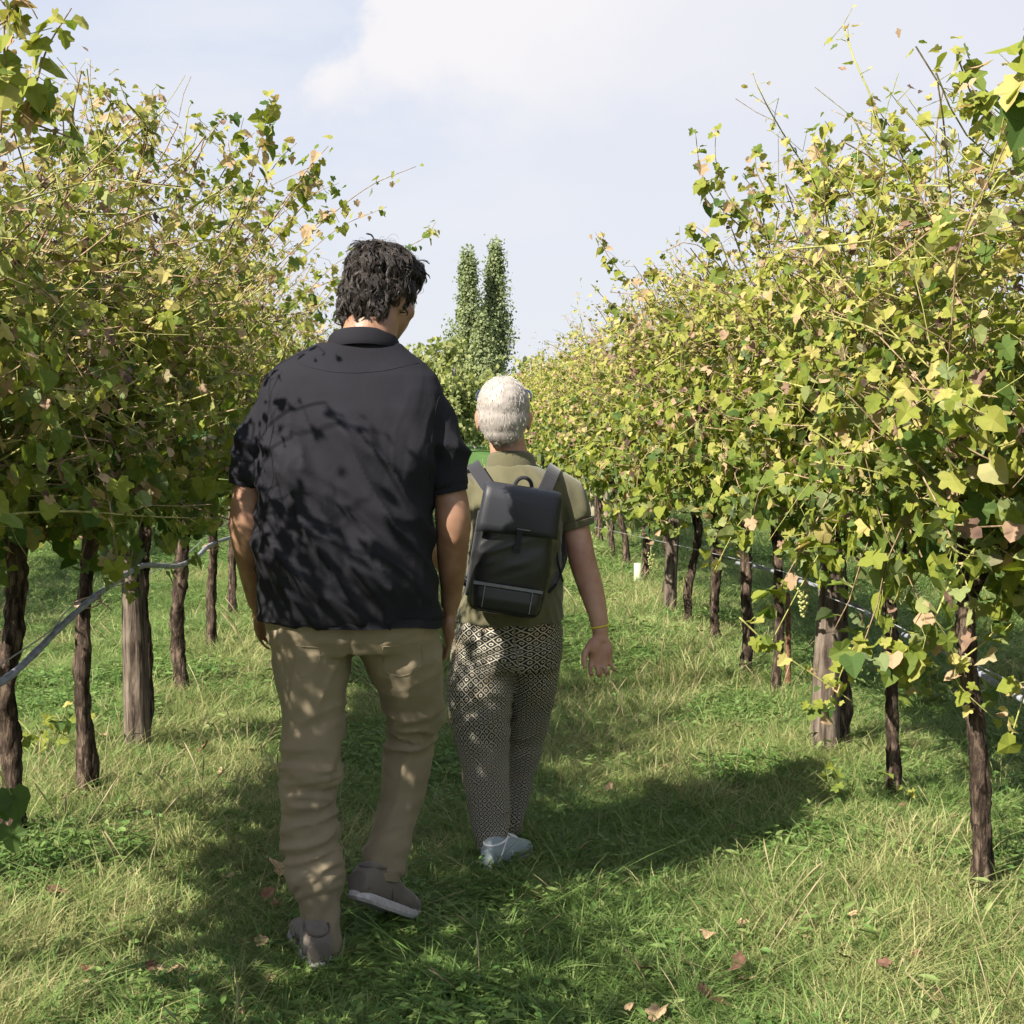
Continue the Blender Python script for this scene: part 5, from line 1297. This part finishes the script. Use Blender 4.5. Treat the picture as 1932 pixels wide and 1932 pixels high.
for q in (-1, 1):
    e = Soup(); e.ell(Lw((q*.030, .072, .004))-np.array(b1), [.012]*3, seg=14, rings=10); link('eye', e.mesh('eye'), M['eye'], woman)
# olive shirt
s = Soup()
s.loft([ring(860, 1061, 1170, 4.79, .163, 2.4), ring(862, 1061, 1145, 4.785, .163, 2.4), ring(876, 1060, 1110, 4.78, .150, 2.4), ring(884, 1056, 1050, 4.775, .138, 2.4), ring(885, 1062, 985, 4.77, .130, 2.4), ring(882, 1070, 940, 4.77, .118, 2.4),
        ring(886, 1066, 915, 4.77, .100, 2.3), ring(902, 1044, 896, 4.77, .085, 2.2), ring(918, 1018, 878, 4.77, .070, 2)], 36)
limb(s, [Pt(1040, 918, 4.77), Pt(1062, 935, 4.77), Pt(1078, 960, 4.765), Pt(1087, 984, 4.76)], [.064, .066, .060, .055], 16, 20)
limb(s, [Pt(908, 918, 4.77), Pt(890, 935, 4.78), Pt(872, 965, 4.79), Pt(858, 992, 4.81)], [.064, .060, .054, .049], 16, 20)
V, Q, T = solid(s, .0055, 5); N_ = normals(V, Q, T)
d = ridges(V, (.3, 0, -1), (1, 0, .3), 3.0, 20, 7)*.009+ridges(V, (1, 0, .3), (-.3, 0, 1), 4, 18, 17)*.006*(V[:, 2] < 1.1)+(fbm(V*12, 3, 6)-.5)*.007
V = V+N_*(d-.004)[:, None]
wsh = out('polo_shirt', V, Q, T, M['olive'], woman, b1)
collar(wsh, b1, Pt(965, 886, 4.775), Pt(963, 858, 4.775), .072, .066, .05, M['olive'], tilt=.25)
for c, r_ in ((Pt(1087, 988, 4.76), .056), (Pt(857, 995, 4.81), .050)):
    band('cuff', np.stack([c[0]+r_*np.cos(th), c[1]+r_*np.sin(th), c[2]+.014*np.cos(th)*(1 if c[0] > b1[0] else -1)], -1), .022, .005, M['olive'], wsh, b1)
# patterned trousers
m, t = new_mat('diamond_print')
uvn = t.n('ShaderNodeUVMap', uv_map='UVMap'); sp = t.n('ShaderNodeSeparateXYZ', inp={0: uvn.outputs[0]})
dn_ = t.n('ShaderNodeTexNoise', inp={'Vector': uvn.outputs[0], 'Scale': 22.0, 'Detail': 2.0}); dn_ = t.math('MULTIPLY', t.math('SUBTRACT', dn_.outputs[0], .5), .014)
u_, v_ = t.math('ADD', sp.outputs[0], dn_), t.math('SUBTRACT', sp.outputs[1], dn_)
kk_ = 1/.0270
a_ = t.math('MULTIPLY', t.math('ADD', u_, v_), kk_); b_ = t.math('MULTIPLY', t.math('SUBTRACT', u_, v_), kk_)
fa = t.math('ABSOLUTE', t.math('SUBTRACT', t.math('FRACT', a_), .5)); fb = t.math('ABSOLUTE', t.math('SUBTRACT', t.math('FRACT', b_), .5))
mxx = t.math('MAXIMUM', fa, fb)
lat = t.mapr(mxx, .425, .455)
rr = t.math('SQRT', t.math('ADD', t.math('MULTIPLY', fa, fa), t.math('MULTIPLY', fb, fb)))
rg = t.math('MULTIPLY', t.mapr(rr, .10, .15), t.mapr(rr, .27, .21))
mk_ = t.math('MAXIMUM', lat, rg)
nzp = t.n('ShaderNodeTexNoise', inp={'Vector': uvn.outputs[0], 'Scale': 9.0, 'Detail': 2.0})
warm = t.math('MULTIPLY', t.mapr(nzp.outputs[0], .50, .70), .6)
cream = t.mix(warm, (.42, .385, .30), (.46, .35, .21))
dk = t.mix(warm, (.012, .014, .022), (.030, .022, .016))
pb = t.n('ShaderNodeBsdfPrincipled', inp={'Base Color': t.mix(mk_, dk, cream), 'Roughness': .8, 'Specular IOR Level': .25})
M['print'] = finish(m, t, pb.outputs[0])
s = Soup()
s.loft([ring(872, 1055, 1130, 4.785, .140, 2.4), ring(858, 1062, 1180, 4.79, .158, 2.4), ring(854, 1060, 1225, 4.79, .155, 2.4), ring(854, 1056, 1260, 4.79, .13, 2.4)], 36)
wL = [ring(856, 970, 1190, 4.79, .13), ring(850, 970, 1245, 4.785, .128), ring(844, 967, 1300, 4.77, .118), ring(847, 964, 1345, 4.76, .108), ring(858, 961, 1390, 4.745, .095), ring(866, 962, 1440, 4.735, .086), ring(875, 965, 1495, 4.72, .079),
      ring(884, 964, 1540, 4.705, .072), ring(892, 962, 1575, 4.69, .066), ring(898, 961, 1603, 4.68, .062)]
wR = [ring(958, 1060, 1190, 4.80, .13), ring(958, 1057, 1245, 4.82, .126), ring(956, 1050, 1300, 4.86, .112), ring(954, 1040, 1350, 4.91, .100), ring(950, 1026, 1400, 4.94, .084), ring(948, 1014, 1450, 4.955, .072), ring(946, 1000, 1500, 4.96, .064), ring(945, 991, 1545, 4.955, .056), ring(945, 988, 1575, 4.95, .052)]
s.loft(wL, 28); s.loft(wR, 28)
V, Q, T = solid(s, .006, 4); N_ = normals(V, Q, T)
bi, bs, ba, bd = nearest_axis(V, [[np.array(r_[0]) for r_ in wL], [np.array(r_[0]) for r_ in wR]])
wob = .6*np.sin(ba+.9)+.3*np.sin(2*ba+bs*8); z_ = V[:, 2]
d = folds(15, 23, .05)*.014*np.where(bi == 0, 1-.5*sm(np.abs(z_-.62), .1, .3), .6)+(fbm(V*11, 3, 8)-.5)*.009
def rad_at(ringset):
    c_ = np.concatenate([[0], np.cumsum([ (ringset[q+1][0]-ringset[q][0]).length for q in range(len(ringset)-1)])]); return c_, np.array([r_[1] for r_ in ringset])
cL, rL = rad_at(wL); cR, rR = rad_at(wR)
uvv = np.stack([ba*np.where(bi == 0, np.interp(bs, cL, rL), np.interp(bs, cR, rR))*1.02, bs], -1)
V = V+N_*(d-.006)[:, None]
wtr = out('trousers', V, Q, T, M['print'], woman, b1, uv=uvv)
hL = np.array(G(920, 1650)); hL[2] = .0; shoe(woman, b1, hL, math.radians(-32), 0, .245, .092, M['shoe_blue'], M['shoe_white'], trim='shoe_white')
hR = np.array(G(960, 1584)); hR[2] = .0; shoe(woman, b1, hR, math.radians(-4), 0, .245, .092, M['shoe_blue'], M['shoe_white'], trim='shoe_white')
# cropped white hair
s = Soup()
s.ell(Lw((0, -.014, .034)), (.083, .104, .094), Rw, 30, 20); s.ell(Lw((0, -.036, -.010)), (.080, .074, .074), Rw, 24, 16); s.ell(Lw((0, -.046, -.056)), (.062, .046, .040), Rw, 20, 14)
V, Q, T = solid(s, .0055, 3); N_ = normals(V, Q, T); V = V+N_*((fbm(V*40, 2, 5)-.5)*.002)[:, None]
whair = out('hair', V, Q, T, M['hair_white'], woman, b1)
cw = Lw((0, -.03, .13))
def floww(p): r_ = p-cw; return unit(np.array([r_[0]*1.2, r_[1], r_[2]-.08]))
strands('short_hairs', V, normals(V, Q, T), 7000, .016, .00055, floww, .0006, 8, M['hair_white'], whair, b1, 4, .07, 3)

# sunglasses pushed up on the head
sg = empty('sunglasses', Lw((0, .06, .10)), 'dark blue sunglasses pushed up on the white hair of the woman', 'sunglasses')
o0 = np.array(Lw((0, .06, .10)))
for q in (-1, 1):
    e = Soup(); e.ell(Lw((q*.034, .086, .086))-o0, (.029, .005, .018), Rw@np.array(Euler((.5, 0, 0)).to_matrix()), 20, 12); link('lens', e.mesh('lens'), M['lens'], sg)
    band('temple', [Lw((q*.066, .082, .096)), Lw((q*.082, .04, .084)), Lw((q*.087, .01, .066)), Lw((q*.086, -.01, .050))], .007, .004, M['lens'], sg, o0, n=16)
band('bridge', [Lw((-.010, .094, .092)), Lw((0, .098, .094)), Lw((.010, .094, .092))], .005, .004, M['lens'], sg, o0, n=8)
# wrist band
c = Pt(1132, 1181, 4.663); thb = np.linspace(0, 2*PI, 30)
s = Soup(); s.tube(np.stack([.0305*np.cos(thb), .0265*np.sin(thb), .006*np.cos(thb)], -1), .0032, 6, cap=False)
mark(link('wristband', s.mesh('wristband'), M['yellow_band'], None, tuple(c)), 'thin yellow band on the right wrist of the woman', 'bracelet')

# ------------------------------------------------------------------ backpack
bc = Pt(967, 1042, 4.555); RB = np.array(Euler((math.radians(3), math.radians(9), 0)).to_matrix()); RB4 = Matrix(RB.tolist())
bag = empty('backpack', tuple(bc), 'small black leather-look flap backpack worn by the woman', 'backpack')
bag.rotation_euler = RB4.to_euler()
def bpart(name, s, mat, voxel=None, wr=None, parent=bag, smooth=True):
    if voxel:
        V, Q, T = solid(s, voxel, 3)
        if wr is not None: V = V+normals(V, Q, T)*wr(V)[:, None]
        me = mesh_np(name, V, [Q, T], True, {'tint': np.zeros(len(V))})
    else: me = s.mesh(name, smooth)
    return link(name, me, mat, parent)
s = Soup(); s.loft([((0, 0, z), hx, hy, 4.5) for z, hx, hy in ((-.193, .070, .030), (-.188, .100, .048), (-.170, .116, .056), (-.12, .122, .060), (-.03, .121, .060), (.07, .117, .056), (.15, .112, .048), (.178, .105, .040), (.185, .09, .030))], 36)
body = bpart('bag_body', s, M['bag'], .005, lambda V: (ridges(V, (1, 0, .5), (-.5, 0, 1), 5, 26, 71)*.004*np.exp(-((V[:, 2]+.02)/.06)**2)-.001))
s = Soup(); s.loft([((0, -.050, z), hx, hy, 5) for z, hx, hy in ((-.180, .080, .018), (-.172, .100, .024), (-.14, .106, .027), (-.105, .106, .022), (-.095, .100, .012))], 30)
bpart('front_pocket', s, M['bag'], .004)
s = Soup(); s.box((0, -.0745, -.098), (.106, .003, .0045)); bpart('zip', s, M['metal_grey'], smooth=False)
s = Soup(); s.box((-.07, -.079, -.135), (.0015, .0018, .034)); s.box((.075, -.079, -.135), (.0015, .0018, .034)); bpart('pocket_seam', s, M['metal_grey'], smooth=False)
# flap: over the top and down the outside
s = Soup(); prof = [(.040, .200), (.0, .2065), (-.040, .203), (-.058, .190), (-.066, .160), (-.070, .120), (-.072, .085), (-.073, .063)]
n = 18; Vv = []; hxs = [.112, .116, .118, .119, .120, .1215, .1225, .123]
for (y, z), hx in zip(prof, hxs):
    for k in range(n):
        f = k/(n-1)*2-1; e_ = max(0, abs(f)-.9)/.1
        Vv.append((f*hx, y+e_*.010+.002*math.sin(f*4+z*30), z-e_*.003+(.006*f if z < .07 else 0)))
Vv = np.array(Vv); i = np.arange(len(prof)-1)[:, None]*n; j = np.arange(n-1)[None, :]; Qf = np.stack([i+j, i+j+1, i+n+j+1, i+n+j], -1).reshape(-1, 4)
me = mesh_np('flap', Vv, [Qf], True, {'tint': np.zeros(len(Vv))}); fl = link('flap', me, M['bag_flap'], bag); md = fl.modifiers.new('t', 'SOLIDIFY'); md.thickness = .004; md.offset = 1
s = Soup(); s.box((.018, -.0800, .083), (.020, .0010, .0014)); bpart('logo_strip', s, M['metal_grey'], smooth=False)
s = Soup(); s.box((.008, -.0795, .045), (.0085, .0022, .034)); s.box((.008, -.0815, .018), (.0105, .0030, .008)); bpart('closure_tab', s, M['strap'], smooth=False)
a = np.linspace(0, PI, 20); s = Soup(); s.tube(np.stack([.012+.026*np.cos(a)-.010, .030+0*a, .200+.030*np.sin(a)], -1), .0062, 10, flat=.7); bpart('handle', s, M['strap'])
s = Soup(); s.box((-.118, .005, -.02), (.006, .040, .13)); bpart('side_panel', s, M['strap'], .004)
inv = np.linalg.inv(RB)
def tb(p): return inv@(np.array(p)-bc)
def strap(pts, w_, name='shoulder_strap'):
    pts = [tb(p) for p in pts]; pp = catmull(pts, 40); ctr = tb(Pt(966, 1000, 4.77)); Tn = unit(np.gradient(pp, axis=0)); nrm = unit(pp-ctr); 
    S_ = np.cross(Tn, nrm); nrm = np.cross(S_, Tn); V = []
    for a_, b_ in ((-1, -1), (1, -1), (1, 1), (-1, 1)): V.append(pp+unit(S_)*(a_*w_/2)+unit(nrm)*(b_*.0045))
    V = np.stack(V, 1).reshape(-1, 3); i = np.arange(39)[:, None]*4; j = np.arange(4)[None, :]; k = (j+1) % 4
    Q = np.vstack([np.stack([i+j, i+k, i+4+k, i+4+j], -1).reshape(-1, 4), [(3, 2, 1, 0), (156, 157, 158, 159)]])
    link(name, mesh_np(name, V, [Q], False, {'tint': np.zeros(len(V))}), M['strap'], bag)
strap([Pt(938, 940, 4.60), Pt(918, 915, 4.64), Pt(900, 888, 4.69), Pt(893, 876, 4.76), Pt(893, 884, 4.84), Pt(890, 930, 4.90), Pt(885, 1000, 4.92), Pt(876, 1060, 4.86), Pt(884, 1110, 4.66)], .042)
strap([Pt(1015, 948, 4.60), Pt(1030, 920, 4.64), Pt(1042, 892, 4.69), Pt(1047, 882, 4.76), Pt(1047, 890, 4.84), Pt(1050, 935, 4.90), Pt(1056, 1000, 4.91), Pt(1062, 1055, 4.82), Pt(1042, 1110, 4.64)], .042)
s = Soup(); s.tube([tb(Pt(1050, 1035, 4.70)), tb(Pt(1053, 1065, 4.68)), tb(Pt(1062, 1098, 4.67))], [.006, .007, .006], 6, flat=.3); bpart('strap_end', s, M['strap'])
